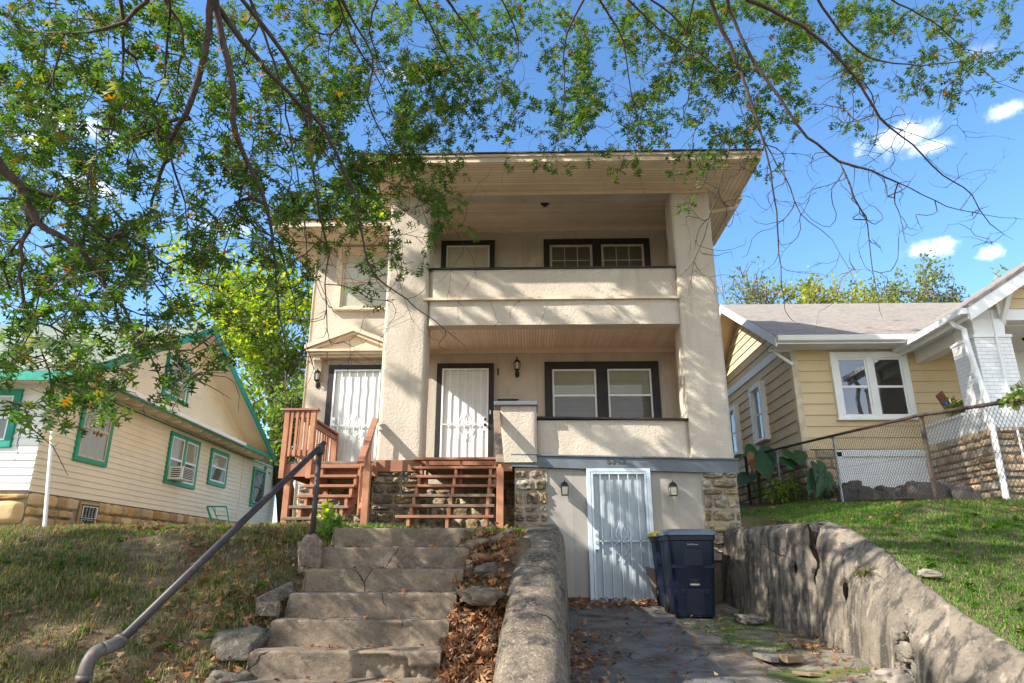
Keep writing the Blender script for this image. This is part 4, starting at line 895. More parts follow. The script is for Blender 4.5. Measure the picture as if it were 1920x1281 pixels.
# ------------------------------------------------------------------ right wooden stair
S1 = thing('wooden_staircase', 'open red-brown wooden staircase up to the porch, right of the pillar', 'staircase', (-1.2, 10.4, 2.05), 'wooden stairs to the front doors')
def treads(S, n, y0, dyk, z0, dz, xl0, xl1, xr0, xr1, dep=.27, th=.04, grey=()):
    for k_ in range(n):
        f = k_/(n-1); y = y0-dyk*k_; z = z0-dz*k_
        a = xl0+(xl1-xl0)*f; b = xr0+(xr1-xr0)*f
        mb = MB()
        for (ya_, yb_) in ((y, y+dep/2-.004), (y+dep/2+.004, y+dep)):
            mb.box(a, b, ya_, yb_, z-th, z)
        mb.build('tread', WGREY if k_ in grey else CEDAR, S, bevel=.005)
def stringer(S, x, n, y0, dyk, z0, dz, w_=.04, drop=.22, mat=CEDARV):
    top_ = []
    for k_ in range(n):
        y = y0-dyk*k_+.02; z = z0-dz*k_-.04
        top_ += [(x, y+dyk, z), (x, y, z)]
    low_ = [(x, top_[-1][1], top_[-1][2]-.25), (x, top_[-1][1]+.1, top_[-1][2]-.25)]
    pts = top_+low_+[(x, top_[0][1], top_[0][2]-drop-.06)]
    MB().prism(pts, (w_, 0, 0)).build('stringer', mat, S, bevel=.003)
mb = MB(); mb.box(-1.86, -.49, 10.96, 11.13, 3.145, 3.185); mb.build('tread', CEDAR, S1, bevel=.005)
treads(S1, 6, 10.80, .20, 3.022, .163, -1.865, -1.88, -.50, -.49, .25, .04, (3, 4))
for x in (-1.72, -1.17, -.62): stringer(S1, x, 6, 10.80, .20, 3.022, .163, .045, .26)
for x in (-1.66, -1.11, -.56): MB().box(x, x+.04, 11.06, 11.12, 2.75, 3.14).build('cleat', CEDARV, S1, bevel=.003)
p1 = at(932, 768, 11.12); p2 = at(938, 868, 9.78)
mb = MB(); mb.box(p2[0]-.05, p2[0]+.05, 9.74, 9.84, 1.95, p2[2]-.06); mb.build('post', CEDARV, S1, bevel=.006)
mb = MB(); mb.bar((p1[0]-.01, 11.14, p1[2]-.03), (p2[0], 9.66, p2[2]-.02), .11, .04); mb.build('rail', WGREY, S1, bevel=.005)
mb = MB(); mb.bar((p1[0]-.01, 11.14, p1[2]-.11), (p2[0], 9.80, p2[2]-.13), .04, .09); mb.build('rail', CEDARV, S1, bevel=.005)
# ------------------------------------------------------------------ left wooden stair with landing
S2 = thing('wooden_staircase', 'wooden staircase with a railed landing at the left door', 'staircase', (-3.2, 10.5, 2.05), 'wooden stairs to the front doors')
DZ = 3.135
mb = MB(); n_ = 16
for i in range(n_): mb.box(-3.97, -2.46, 11.02+i*.15, 11.02+i*.15+.142, DZ-.04, DZ)
mb.build('deck', WGREY, S2, bevel=.004)
mb = MB(); mb.box(-3.95, -2.46, 11.0, 11.045, DZ-.25, DZ-.045); mb.box(-3.95, -3.905, 11.045, 13.4, DZ-.25, DZ-.045); mb.box(-2.5, -2.46, 11.045, 13.4, DZ-.25, DZ-.045); mb.build('joist', CEDAR, S2, bevel=.005)
treads(S2, 6, 10.78, .225, DZ-.10, .172, -3.37, -3.45, -2.67, -2.55, .25, .04, (4, 5))
for x in (-3.30, -2.70): stringer(S2, x, 6, 10.78, .225, DZ-.10, .172, .045, .24)
for (u, v, y) in ((531, 980, 11.05), (581, 970, 11.05)):
    q = at(u, v, y); MB().box(q[0]-.05, q[0]+.05, 11.05, 11.15, 1.95, DZ-.045).build('post', CEDARV, S2, bevel=.006)
MB().box(-3.95, -3.85, 13.2, 13.3, 1.95, DZ-.045).build('post', CEDARV, S2, bevel=.006)
q1 = at(541, 770, 11.0); q2 = at(590, 770, 11.0); zt_ = q1[2]
for q in (q1, q2): MB().box(q[0]-.042, q[0]+.042, 10.955, 11.04, DZ-.28, zt_-.01).build('post', CEDARV, S2, bevel=.006)
MB().box(-3.87, -3.77, 13.25, 13.35, DZ, zt_-.01).build('post', CEDARV, S2, bevel=.006)
mb = MB(); mb.box(q1[0]-.08, q2[0]+.08, 10.93, 11.06, zt_-.01, zt_+.025); mb.box(q1[0]+.05, q2[0]-.05, 10.97, 11.01, zt_-.13, zt_-.02); mb.box(q1[0]+.05, q2[0]-.05, 10.97, 11.01, DZ+.09, DZ+.18); mb.build('rail', CEDAR, S2, bevel=.004)
for k_ in range(4):
    x = q1[0]+(q2[0]-q1[0])*(k_+1)/5; MB().box(x-.02, x+.02, 10.955, 10.97, DZ+.07, zt_-.015).build('baluster', CEDARV, S2, bevel=.003)
mb = MB(); mb.bar((-3.81, 11.04, zt_+.01), (-3.81, 13.3, zt_+.01), .12, .035); mb.bar((-3.81, 11.04, zt_-.075), (-3.81, 13.3, zt_-.075), .04, .09); mb.bar((-3.81, 11.04, DZ+.13), (-3.81, 13.3, DZ+.13), .04, .09); mb.build('rail', CEDAR, S2, bevel=.004)
for k_ in range(14):
    y = 11.2+k_*.145; MB().box(-3.85, -3.83, y-.02, y+.02, DZ+.07, zt_-.015).build('baluster', CEDARV, S2, bevel=.003)
n1 = at(682, 985, 9.70); n2 = at(680, 866, 9.70); r1 = at(704, 786, 11.15)
MB().box(n1[0]-.048, n1[0]+.048, 9.67, 9.766, 1.95, n2[2]-.02).build('post', CEDARV, S2, bevel=.006)
mb = MB(); mb.bar((n2[0]-.01, 9.60, n2[2]-.02), (r1[0], 11.15, r1[2]), .10, .038); mb.bar((n2[0], 9.72, n2[2]-.10), (r1[0], 11.15, r1[2]-.09), .04, .08); mb.bar((n2[0], 9.72, n2[2]-.68), (r1[0], 11.15, r1[2]-.72), .04, .08); mb.build('rail', CEDAR, S2, bevel=.005)
for k_ in range(10):
    f = (k_+.7)/10.5; y = 9.77+1.35*f; zz = n2[2]-.06+(r1[2]-n2[2])*f; xx = n2[0]+(r1[0]-n2[0])*(y-9.66)/1.49; MB().box(xx-.045, xx-.022, y-.018, y+.018, zz-.74, zz).build('baluster', CEDARV, S2, bevel=.003)

# ------------------------------------------------------------------ wheeled bins
def binthing(label, x0, y0, rot, lidm, w_=.70, d_=.80, h=1.06):
    B = thing('wheeled_bin', label, 'bin', (x0, y0, 0), 'wheeled bins by the basement door'); zb = z_drv(x0, y0)+.005; B.location.z = zb; ORG[B.name] = (x0, y0, zb)
    def sec(z, hw, hd, r, n=5, cy=0): 
        pts = []
        for (sx, sy, a0) in ((1, 1, 0), (-1, 1, 90), (-1, -1, 180), (1, -1, 270)):
            for i in range(n):
                a = R(a0+90*i/(n-1)); pts.append((x0+sx*(hw-r)+r*math.cos(a), y0+cy+sy*(hd-r)+r*math.sin(a), zb+z))
        return pts
    def loft(secs):
        mb = MB(); n = len(secs[0]); vs = [p for s_ in secs for p in s_]
        fs = [(i*n+k_, i*n+(k_+1) % n, (i+1)*n+(k_+1) % n, (i+1)*n+k_) for i in range(len(secs)-1) for k_ in range(n)]
        mb.add(vs, fs+[tuple(range(n-1, -1, -1)), tuple((len(secs)-1)*n+k_ for k_ in range(n))]); return mb
    body = loft([sec(.0, w_*.40, d_*.36, .05), sec(.05, w_*.41, d_*.37, .06), sec(h*.60, w_*.448, d_*.432, .06), sec(h*.62, w_*.458, d_*.442, .06), sec(h*.93, w_*.475, d_*.468, .06), sec(h*.94, w_*.498, d_*.492, .05), sec(h, w_*.5, d_*.495, .05)])
    bo = body.build('body', BINM, B); bo.data.shade_smooth(); e = bo.modifiers.new('edge', 'EDGE_SPLIT'); e.split_angle = R(35)
    fy = lambda z: y0-d_*(.36+(.468-.36)*(z/h))
    # raised ribs and recess framing on the front
    def fp(xa, xb, za, zb_, t_):
        m2 = MB(); m2.hexa([(x0+xa, fy(za)-t_, zb+za), (x0+xb, fy(za)-t_, zb+za), (x0+xb, fy(za)+.03, zb+za), (x0+xa, fy(za)+.03, zb+za), (x0+xa, fy(zb_)-t_, zb+zb_), (x0+xb, fy(zb_)-t_, zb+zb_), (x0+xb, fy(zb_)+.03, zb+zb_), (x0+xa, fy(zb_)+.03, zb+zb_)]); m2.build('front_rib', BINM, B, bevel=.006)
    fp(-.31, -.13, h*.585, h*.635, .010); fp(.13, .31, h*.585, h*.635, .010); fp(-.13, .13, h*.62, h*.82, .012); fp(-.125, .125, h*.02, h*.33, .010); fp(-.19, -.125, h*.27, h*.33, .012); fp(.125, .19, h*.27, h*.33, .012)
    fp(-.075, -.06, h*.35, h*.46, .012); fp(.06, .075, h*.35, h*.46, .012)
    m3 = MB()
    for zz in (h*.39,): m3.bar((x0-.065, fy(zz)-.012, zb+zz), (x0+.065, fy(zz)-.012, zb+zz), .022, .022)
    m3.build('lift_bar', GALV, B)
    m3 = MB(); zz = h*.40; m3.hexa([(x0-.06, fy(zz)-.004, zb+h*.36), (x0+.06, fy(zz)-.004, zb+h*.36), (x0+.06, fy(zz)+.02, zb+h*.36), (x0-.06, fy(zz)+.02, zb+h*.36), (x0-.06, fy(zz)-.010, zb+h*.46), (x0+.06, fy(zz)-.010, zb+h*.46), (x0+.06, fy(zz)+.02, zb+h*.46), (x0-.06, fy(zz)+.02, zb+h*.46)]); m3.build('grip_recess', BLACKP, B)
    lid = loft([sec(h+.005, w_*.535, d_*.53, .06), sec(h+.045, w_*.535, d_*.53, .06), sec(h+.055, w_*.50, d_*.50, .06), sec(h+.085, w_*.44, d_*.44, .07)])
    lo = lid.build('lid', lidm, B); lo.data.shade_smooth(); e = lo.modifiers.new('edge', 'EDGE_SPLIT'); e.split_angle = R(35)
    m3 = MB(); m3.bar((x0-w_*.35, y0+d_*.56, zb+h+.0), (x0+w_*.35, y0+d_*.56, zb+h+.0), .035, .035)
    for sg in (-1, 1): m3.bar((x0+sg*w_*.35, y0+d_*.47, zb+h-.05), (x0+sg*w_*.35, y0+d_*.57, zb+h), .04, .05)
    m3.build('handle', BINM, B, bevel=.006)
    for sg in (-1, 1):
        m4 = MB(); cx_ = x0+sg*w_*.40; m4.tube([(cx_-.03, y0+d_*.36, zb+.13), (cx_+.03, y0+d_*.36, zb+.13)], .135, 20); m4.build('wheel', BLACKP, B, bevel=.01)
    B.rotation_euler.z = rot
    return B, fy, zb
bn, fyb, zbn = binthing('dark blue wheeled bin with a grey lid standing in front of the basement wall', 2.26, 10.20, R(2), LIDM, .66, .72)
PRINT = M('faded_print', (.30, .34, .40), None, 5, rough=.6)
mb = MB(); rr = random.Random(2); x = 2.26-.075
while x < 2.26+.075:
    w_ = rr.uniform(.006, .012); yy = fyb(.935)-.010
    hh = rr.choice((.020, .020, .014)); mb.hexa([(x, yy, zbn+.93), (x+w_, yy, zbn+.93), (x+w_, yy+.02, zbn+.93), (x, yy+.02, zbn+.93), (x, yy-.004, zbn+.93+hh), (x+w_, yy-.004, zbn+.93+hh), (x+w_, yy+.02, zbn+.93+hh), (x, yy+.02, zbn+.93+hh)]); x += w_+.004
mb.build('print_mark', PRINT, bn)
binthing('blue wheeled bin with a yellow lid mostly hidden behind the grey-lidded bin', 2.255, 10.88, R(-1), YELM, .73, .50, .985)
mb = MB(); mb.hexa([(1.93, 10.98, .97), (2.25, 11.14, .97), (2.25, 11.16, .97), (1.93, 11.0, .97), (1.80, 11.12, 1.50), (2.2, 11.165, 1.54), (2.2, 11.185, 1.54), (1.80, 11.14, 1.50)])
o = mb.build('board', CARD, bevel=.003); tag(o, 'flat brown board leaning against the wall behind the bins', 'board')
# ------------------------------------------------------------------ left house
L = thing('cream_bungalow', 'cream clapboard bungalow with green trim and a rough stone foundation', 'house', (-9.6, 15, 2.1))
dxl = -.0482; nl = math.hypot(1, dxl)
FL = Fr(-9.41, 12.8, dxl/nl, 1/nl, 1/nl, -dxl/nl)
FLF = Fr(-9.41, 12.8, -1/nl, dxl/nl, dxl/nl, -1/nl)
P = FL.p
mb = MB(); mb.fbox(FL, .02, 14.6, -9, -.012, 2.0, 5.4); mb.build('core', MORTAR, L)
GSL = .51; APA, APZ = 5.2, 7.78
clap(FL, 0, 14.6, 2.84, 5.12, .128).build('side_wall', CREAM, L)
clap(FL, 0, 11.2, 5.22, 7.75, .085, .014, lambda z: (APA-(APZ-.05-z)/.50, APA+(APZ-.05-z)/.425)).build('gable_wall', CREAM, L)
clap(FLF, 0, 8.6, 2.86, 5.12, .145).build('front_wall', CREAMF, L)
s_ = stonewall(FL, 0, 12.2, 1.85, 2.83, (.13, .26), (.22, .55), .07, seed=41, b0=.0, skip=lambda a, z: 1.55 < a < 2.45 and z > 2.05); s_.build('stone_foundation', STONEL, L, smooth=True)
s_ = stonewall(FLF, 0, 8.6, 1.85, 2.80, (.30, .50), (.45, .95), .12, seed=44); s_.build('stone_foundation', STONEL, L, smooth=True)
window(FL, L, 1.08, 2.32, 3.58, 4.93, GREEN, SASHT, .10, 1, .55, CURT, CURT, muntin=(4, 2), proud=.045, sw=.05, off=.024)
w2 = window(FL, L, 5.13, 7.02, 3.55, 4.93, GREEN, WHITE, .11, 2, .48, CURT, SCRN, mull=.14, proud=.045, sw=.05, off=.024)
window(FL, L, 7.88, 9.30, 3.81, 4.91, GREEN, WHITE, .12, 1, .52, CURT, SCRN, proud=.045, sw=.05, off=.024)
window(FL, L, 11.76, 13.05, 3.44, 4.84, GREEN, WHITE, .12, 1, .5, SCRN, SCRN, proud=.045, sw=.05, bars=8, off=.024)
window(FL, L, 4.3, 5.75, 5.72, 6.85, TEAL, WHITE, .11, 1, .5, CURT, CURT, proud=.04, off=.024)
window(FL, L, 1.66, 2.36, 2.10, 2.78, STONEL, WPAINT, .06, 1, .5, ROOMD, ROOMD, proud=.01, bars=5, off=.024)
window(FLF, L, .50, 1.75, 3.66, 4.80, TEAL, WHITE, .13, 1, .5, CURT, SCRN, proud=.045, off=.024)
mb = MB(); mb.fbox(FL, 5.30, 5.98, .05, .42, 3.66, 4.0); ac = mb.build('air_conditioner', WPAINT, L, bevel=.012)
mb = MB()
for i in range(7): mb.fbox(FL, 5.34, 5.94, .42, .428, 3.695+i*.042, 3.72+i*.042)
for i in range(5): mb.fbox(FL, 5.298, 5.294, .12, .36, 3.72+i*.05, 3.745+i*.05)
mb.build('grille', RUST, ac)
# corner and frieze boards
mb = MB(); mb.fbox(FL, 0, 14.6, 0, .04, 5.03, 5.06); mb.build('frieze', GREEN, L)
mb = MB(); mb.fbox(FL, 10.7, 10.82, 0, .035, 2.84, 5.0); mb.build('corner_board', CREAM, L)
# pent eave under the gable
mb = MB(); O_ = .74
mb.hexa([P(-.45, O_, 5.10), P(11.4, O_, 5.10), P(11.4, -.0, 5.26), P(-.45, 0, 5.26), P(-.45, O_, 5.15), P(11.4, O_, 5.15), P(11.4, 0, 5.36), P(-.45, 0, 5.36)]); mb.build('eave', CREAM, L)
mb = MB(); mb.fbox(FL, -.45, 8.6, O_, O_+.09, 5.06, 5.17); mb.build('gutter', WPAINT, L, bevel=.02)
mb = MB(); mb.fbox(FL, 8.6, 11.45, O_, O_+.03, 5.05, 5.17); mb.fbox(FL, -.45, 8.6, O_-.03, O_, 5.03, 5.075); mb.build('fascia', GREEN, L)
for i in range(17):
    a = .3+i*.66
    pts = [P(a, 0, 5.25), P(a, 0, 5.10), P(a, .52, 4.98), P(a, .60, 4.985), P(a, .645, 5.02), P(a, .65, 5.10)]
    MB().prism(pts, tuple(np.array(P(a+.07, 0, 0))-np.array(P(a, 0, 0)))).build('rafter_tail', CREAM, L)
# roof
GRSH = M('green_shingle', (.20, .235, .175), (.15, .18, .135), 3, rough=.95, bump=[(60, (1, 1, 1), .002)], groove=(1, .16, .06, .006, (.09, .11, .08)))
W1 = .76; W2 = -13
def zr_l(a): return APZ+.16-(APA-a)*.50 if a < APA else APZ+.16-(a-APA)*.425
for (aa, ab) in ((-.62, APA), (APA, 11.7)):
    za, zb = zr_l(aa), zr_l(ab)
    mb = MB(); mb.hexa([P(aa, W1, za-.07), P(ab, W1, zb-.07), P(ab, W2, zb-.07), P(aa, W2, za-.07), P(aa, W1+.04, za), P(ab, W1+.04, zb), P(ab, W2, zb), P(aa, W2, za)]); mb.build('roof', GRSH, L)
    mb = MB(); mb.hexa([P(aa, W1, za-.10), P(ab, W1, zb-.10), P(ab, 0, zb-.10), P(aa, 0, za-.10), P(aa, W1, za-.072), P(ab, W1, zb-.072), P(ab, 0, zb-.072), P(aa, 0, za-.072)]); mb.build('soffit', CREAM, L)
    mb = MB(); mb.hexa([P(aa, W1+.03, za-.22), P(ab, W1+.03, zb-.22), P(ab, W1+.002, zb-.22), P(aa, W1+.002, za-.22), P(aa, W1+.03, za-.015), P(ab, W1+.03, zb-.015), P(ab, W1+.002, zb-.015), P(aa, W1+.002, za-.015)]); mb.build('rake_board', TEAL, L)
    mb = MB(); mb.hexa([P(aa+.6*(aa < 0), .035, za-.32+.3*(aa < 0)), P(ab-.5*(ab > 9), .035, zb-.32+.21*(ab > 9)), P(ab-.5*(ab > 9), 0, zb-.32+.21*(ab > 9)), P(aa+.6*(aa < 0), 0, za-.32+.3*(aa < 0)), P(aa+.6*(aa < 0), .035, za-.10+.3*(aa < 0)), P(ab-.5*(ab > 9), .035, zb-.10+.21*(ab > 9)), P(ab-.5*(ab > 9), 0, zb-.10+.21*(ab > 9)), P(aa+.6*(aa < 0), 0, za-.10+.3*(aa < 0))]); mb.build('gable_trim', CREAM, L)
mb = MB(); z_ = zr_l(-.62); mb.fbox(FL, -.66, -.62, W2, W1, z_-.20, z_-.02); mb.build('fascia', TEAL, L)
mb = MB(); mb.fbox(FL, -.62, 0, W2, W1, z_-.12, z_-.10); mb.build('soffit', CREAM, L)
b_ = at(82, 1006, 12.3); t_ = at(98, 812, 12.3)
mb = MB(); mb.tube([b_, t_], .034, 10); mb.tube([t_, t_+np.array([0, 0, .03])], .042, 10); o = mb.build('metal_pole', WPAINT, smooth=False); tag(o, 'slim white metal pole standing before the corner of the cream bungalow', 'pole')
mb = MB(); A = at(388, 950, 19); B_ = at(404, 997, 19); C_ = at(424.5, 950, 19); D_ = at(432, 995, 19)
mb.bar(A, B_, .045); mb.bar(C_, D_, .025); mb.bar(A, C_, .035); mb.bar(at(405, 967, 19), at(427, 968, 19), .02); mb.bar(at(403, 951, 19), at(404, 966, 19), .015)
mb.bar(A+np.array([0, .35, 0]), B_+np.array([0, .5, 0]), .025); mb.bar(A, A+np.array([0, .35, 0]), .025)
o = mb.build('garden_trellis', GREEN); tag(o, 'bent green metal trellis frame standing against the cream clapboard wall', 'trellis')

# ------------------------------------------------------------------ right house
Rr = thing('tan_bungalow', 'tan-sided bungalow with white trim and a stone front porch behind the chain-link fence', 'house', (7.5, 14, 2.7))
X0 = 5.64
FRF = Fr(X0, 14, 1, 0, 0, -1); FRL = Fr(X0, 14, 0, 1, -1, 0)
mb = MB(); mb.box(X0+.012, 15.5, 14.012, 20, 2.2, 6.3); mb.build('core', MORTAR, Rr)
clap(FRF, .1, 9.8, 3.76, 6.12, .225, .03).build('front_wall', TAN, Rr)
clap(FRL, 0, 6.2, 3.70, 5.98, .225, .03).build('side_wall', TAN, Rr)
clap(FRL, 0, 6.2, 6.12, 7.95, .21, .03, lambda z: (2.86-(8.0-z)*1.66, 2.86+(8.0-z)*1.66)).build('gable_wall', TAN, Rr)
mb = MB(); mb.fbox(FRL, -.05, 6.2, -.01, .045, 5.95, 6.13); mb.build('band_board', WPAINT, Rr, bevel=.004)
mb = MB(); mb.fbox(FRF, -.035, .10, -.01, .04, 3.72, 6.05); mb.fbox(FRL, .004, .10, -.01, .038, 3.68, 5.94); mb.build('corner_board', TANL, Rr, bevel=.004)
wr_ = window(FRF, Rr, .77, 2.38, 4.37, 5.81, WPAINT, WPAINT, .13, 2, .5, ROOMD, ROOMD, GLASSR, mull=.13, proud=.06, sw=.04, sill=.06, off=.032)
for fr_, (z0, z1) in (((1.74, 2.60), (4.29, 5.67)), ((3.86, 4.90), (4.27, 5.56))):
    window(FRL, Rr, *fr_, z0, z1, WPAINT, WPAINT, .12, 1, .5, ROOMD, ROOMD, GLASS, proud=.11, sw=.04, sill=.05, off=.032)
# basement: stone, overhead door
s_ = stonewall(FRF, 0, .62, 2.4, 3.76, (.14, .24), (.2, .4), .04, seed=51); s_.build('stone_foundation', LEDGE, Rr, smooth=True)
s_ = stonewall(FRL, 0, 6, 2.4, 3.69, (.14, .24), (.2, .45), .05, seed=52); s_.build('stone_foundation', LEDGE, Rr, smooth=True)
mb = MB(); mb.fbox(FRF, .62, .74, -.01, .05, 2.5, 3.70); mb.fbox(FRF, 2.42, 2.50, -.01, .05, 2.5, 3.70); mb.fbox(FRF, .62, 2.50, -.01, .05, 3.60, 3.74); gd = mb.build('garage_door', WPAINT, Rr, bevel=.005)
mb = MB(); mb.fbox(FRF, .74, 2.42, -.01, .012, 2.5, 3.60)
for i in range(4):
    for j in range(3): mb.fbox(FRF, .80+i*.405, 1.15+i*.405, .010, .022, 2.66+j*.30, 2.90+j*.30)
mb.build('door_panel', WPAINT, gd, bevel=.004)
# main roof
RSH = NT('tan_shingle'); tcn = RSH.n('ShaderNodeTexCoord').outputs['Object']
br = RSH.n('ShaderNodeTexBrick', {'Vector': tcn, 'Color1': (.25, .218, .185), 'Color2': (.185, .162, .14), 'Mortar': (.13, .11, .095), 'Scale': 1.0, 'Mortar Size': .006, 'Brick Width': .28, 'Row Height': .12, 'Bias': 0.0}); br.offset = .37
cc = RSH.mix(RSH.rng(RSH.noise(RSH.scale(tcn, (1.2, 9, 1)), 6, 4), .4, .62), br.outputs['Color'], (.29, .255, .22))
bb = RSH.n('ShaderNodeBump', {'Height': RSH.math('MULTIPLY', br.outputs['Fac'], -.006), 'Distance': 1.0})
pp = RSH.n('ShaderNodeBsdfPrincipled', {'Base Color': cc, 'Roughness': .95, 'Specular IOR Level': .15, 'Normal': bb.outputs[0]}); RSH.n('ShaderNodeOutputMaterial', {0: pp.outputs[0]}); RSHM = RSH.m
XE = 5.13; ZE = 6.0; YR = 16.86; ZR = 8.03; YEv = 13.40
for sg in (1, -1):
    ya, yb = (YEv, YR) if sg > 0 else (YR, 2*YR-YEv); za, zb = (ZE, ZR) if sg > 0 else (ZR, ZE)
    mb = MB(); mb.hexa([(XE-.02, ya-.03*(sg > 0), za-.05), (15.9, ya-.03*(sg > 0), za-.05), (15.9, yb, zb-.05), (XE-.02, yb, zb-.05), (XE-.02, ya-.03*(sg > 0), za), (15.9, ya-.03*(sg > 0), za), (15.9, yb, zb), (XE-.02, yb, zb)]); mb.build('roof', RSHM, Rr)
    mb = MB(); mb.hexa([(XE, ya, za-.09), (X0, ya, za-.09), (X0, yb, zb-.09), (XE, yb, zb-.09), (XE, ya, za-.055), (X0, ya, za-.055), (X0, yb, zb-.055), (XE, yb, zb-.055)]); mb.build('soffit', TAN, Rr)
    mb = MB(); mb.hexa([(XE-.03, ya-.02, za-.22), (XE, ya-.02, za-.22), (XE, yb, zb-.22), (XE-.03, yb, zb-.22), (XE-.03, ya-.02, za-.008), (XE, ya-.02, za-.008), (XE, yb, zb-.008), (XE-.03, yb, zb-.008)]); mb.build('rake_board', WPAINT, Rr)
mb = MB(); mb.box(XE+.02, 15.5, YEv, 13.99, ZE-.13, ZE-.105); mb.box(XE, 7.9, YEv-.02, YEv, ZE-.17, ZE-.01); mb.build('soffit', WPAINT, Rr)
mb = MB(); mb.hexa([(XE-.01, YEv-.11, ZE-.12), (7.87, YEv-.11, ZE-.12), (7.87, YEv-.022, ZE-.15), (XE-.01, YEv-.022, ZE-.15), (XE-.01, YEv-.14, ZE-.015), (7.87, YEv-.14, ZE-.015), (7.87, YEv-.022, ZE-.015), (XE-.01, YEv-.022, ZE-.015)]); mb.build('gutter', WPAINT, Rr, bevel=.01)
mb = MB(); mb.bar((X0-.02, 13.95, 5.55), (XE+.12, 13.95, 5.82), .06, .06, (0, 1, 0)); mb.bar((X0-.02, 13.95, 5.86), (XE+.02, 13.95, 5.86), .06, .06); mb.build('bracket', WPAINT, Rr)
# porch
FPS = Fr(8.1, 14.0, 0, -1, -1, 0); FPF = Fr(8.1, 11.86, 1, 0, 0, -1)
mb = MB(); mb.box(8.112, 15, 11.872, 13.99, 2.0, 3.80); mb.build('porch_base', MORTAR, Rr)
s_ = stonewall(FPS, 0, 2.14, 1.9, 3.82, (.10, .17), (.25, .6), .06, seed=61); s_.build('stone_base', LEDGE, Rr, smooth=True)
s_ = stonewall(FPF, 0, 5, 1.9, 3.82, (.10, .17), (.25, .6), .06, seed=62); s_.build('stone_base', LEDGE, Rr, smooth=True)
BRK = NT('painted_brick'); tcn = BRK.n('ShaderNodeTexCoord').outputs['Object']
sp = BRK.n('ShaderNodeSeparateXYZ', {0: tcn}); vv = BRK.n('ShaderNodeCombineXYZ', {0: BRK.math('ADD', sp.outputs[0], sp.outputs[1]), 1: sp.outputs[2], 2: 0.0}).outputs[0]
br = BRK.n('ShaderNodeTexBrick', {'Vector': vv, 'Color1': (.80, .80, .79), 'Color2': (.76, .76, .75), 'Mortar': (.60, .60, .60), 'Scale': 1.0, 'Mortar Size': .005, 'Brick Width': .21, 'Row Height': .071})
bb = BRK.n('ShaderNodeBump', {'Height': BRK.math('ADD', BRK.math('MULTIPLY', br.outputs['Fac'], -.007), BRK.math('MULTIPLY', BRK.noise(tcn, 40, 4), .003)), 'Distance': 1.0})
pp = BRK.n('ShaderNodeBsdfPrincipled', {'Base Color': br.outputs['Color'], 'Roughness': .6, 'Normal': bb.outputs[0]}); BRK.n('ShaderNodeOutputMaterial', {0: pp.outputs[0]}); BRKM = BRK.m
mb = MB(); mb.fbox(FPS, 0, 1.45, -.2, .0, 3.80, 4.15); mb.fbox(FPF, .70, 5, -.2, .0, 3.80, 4.15); mb.build('parapet', BRKM, Rr)
mb = MB(); mb.fbox(FPS, 0, 1.45, -.23, .03, 4.152, 4.21); mb.fbox(FPF, .70, 5, -.23, .03, 4.152, 4.21); mb.build('parapet_cap', WPAINT, Rr, bevel=.01)
for x in (8.1, 13.6):
    mb = MB(); mb.box(x, x+.66, 11.86, 12.54, 3.80, 5.44); mb.build('column', BRKM, Rr, bevel=.01)
    mb = MB(); mb.box(x-.02, x+.68, 11.84, 12.56, 5.442, 5.50); mb.box(x+.05, x+.61, 11.9, 12.5, 5.50, 5.82); mb.build('column_cap', WPAINT, Rr, bevel=.01)
mb = MB(); mb.box(8.25, 14.2, 12.0, 12.25, 5.82, 6.04); mb.box(8.22, 8.46, 12.25, 13.99, 5.56, 5.80); mb.build('beam', WPAINT, Rr, bevel=.008)
mb = MB(); mb.box(8.0, 14.6, 12.26, 13.98, 5.80, 5.86); mb.build('porch_ceiling', WPAINT, Rr)
xe, ze_ = 7.88, 5.90; sl_ = .617; xr_ = 11.2; zr_ = ze_+(xr_-xe)*sl_; yp = 11.53
for sg in (-1, 1):
    xa = xe if sg < 0 else 2*xr_-xe
    def H6(y0, y1, za0, za1, xo=0.0):
        q = [(xa-xo*sg*-1, y0, ze_+za0), (xr_, y0, zr_+za0), (xr_, y1, zr_+za0), (xa-xo*sg*-1, y1, ze_+za0), (xa-xo*sg*-1, y0, ze_+za1), (xr_, y0, zr_+za1), (xr_, y1, zr_+za1), (xa-xo*sg*-1, y1, ze_+za1)]
        if sg > 0: q = [q[i] for i in (1, 0, 3, 2, 5, 4, 7, 6)]
        return q
    MB().hexa(H6(yp-.03, 14.6, -.0, .05)).build('porch_roof', RSHM, Rr)
    MB().hexa(H6(yp-.02, yp+.02, -.24, -.002)).build('rake_board', WPAINT, Rr)
    MB().hexa(H6(yp+.02, 14.0, -.05, -.004)).build('soffit', WPAINT, Rr)
clap(Fr(8.1, 12.02, 1, 0, 0, -1), 0, 6.2, 6.045, 7.9, .2, .03, lambda z: (3.1-(zr_-.06-z)/sl_, 3.1+(zr_-.06-z)/sl_)).build('gable_wall', TAN, Rr)
mb = MB(); mb.box(xe-.13, xe-.005, yp+.0, 13.95, ze_-.12, ze_+.0); mb.box(xe-.003, xe+.03, yp+.02, 13.9, ze_-.2, ze_-.055); mb.build('gutter', WPAINT, Rr, bevel=.015)
mb = MB(); mb.bar((8.72, 11.98, 5.70), (8.72, 11.60, 6.22), .08, .08, (1, 0, 0)); mb.bar((8.72, 12.0, 6.26), (8.72, 11.50, 6.26), .09, .09); mb.bar((8.72, 11.98, 6.2), (8.72, 11.98, 5.62), .08, .05, (1, 0, 0)); mb.build('bracket', WPAINT, Rr)
d0 = at(1789, 610, 11.75); d1 = at(1815, 650, 11.80); d2 = at(1850, 752, 11.80); d3 = at(1886, 930, 11.76)
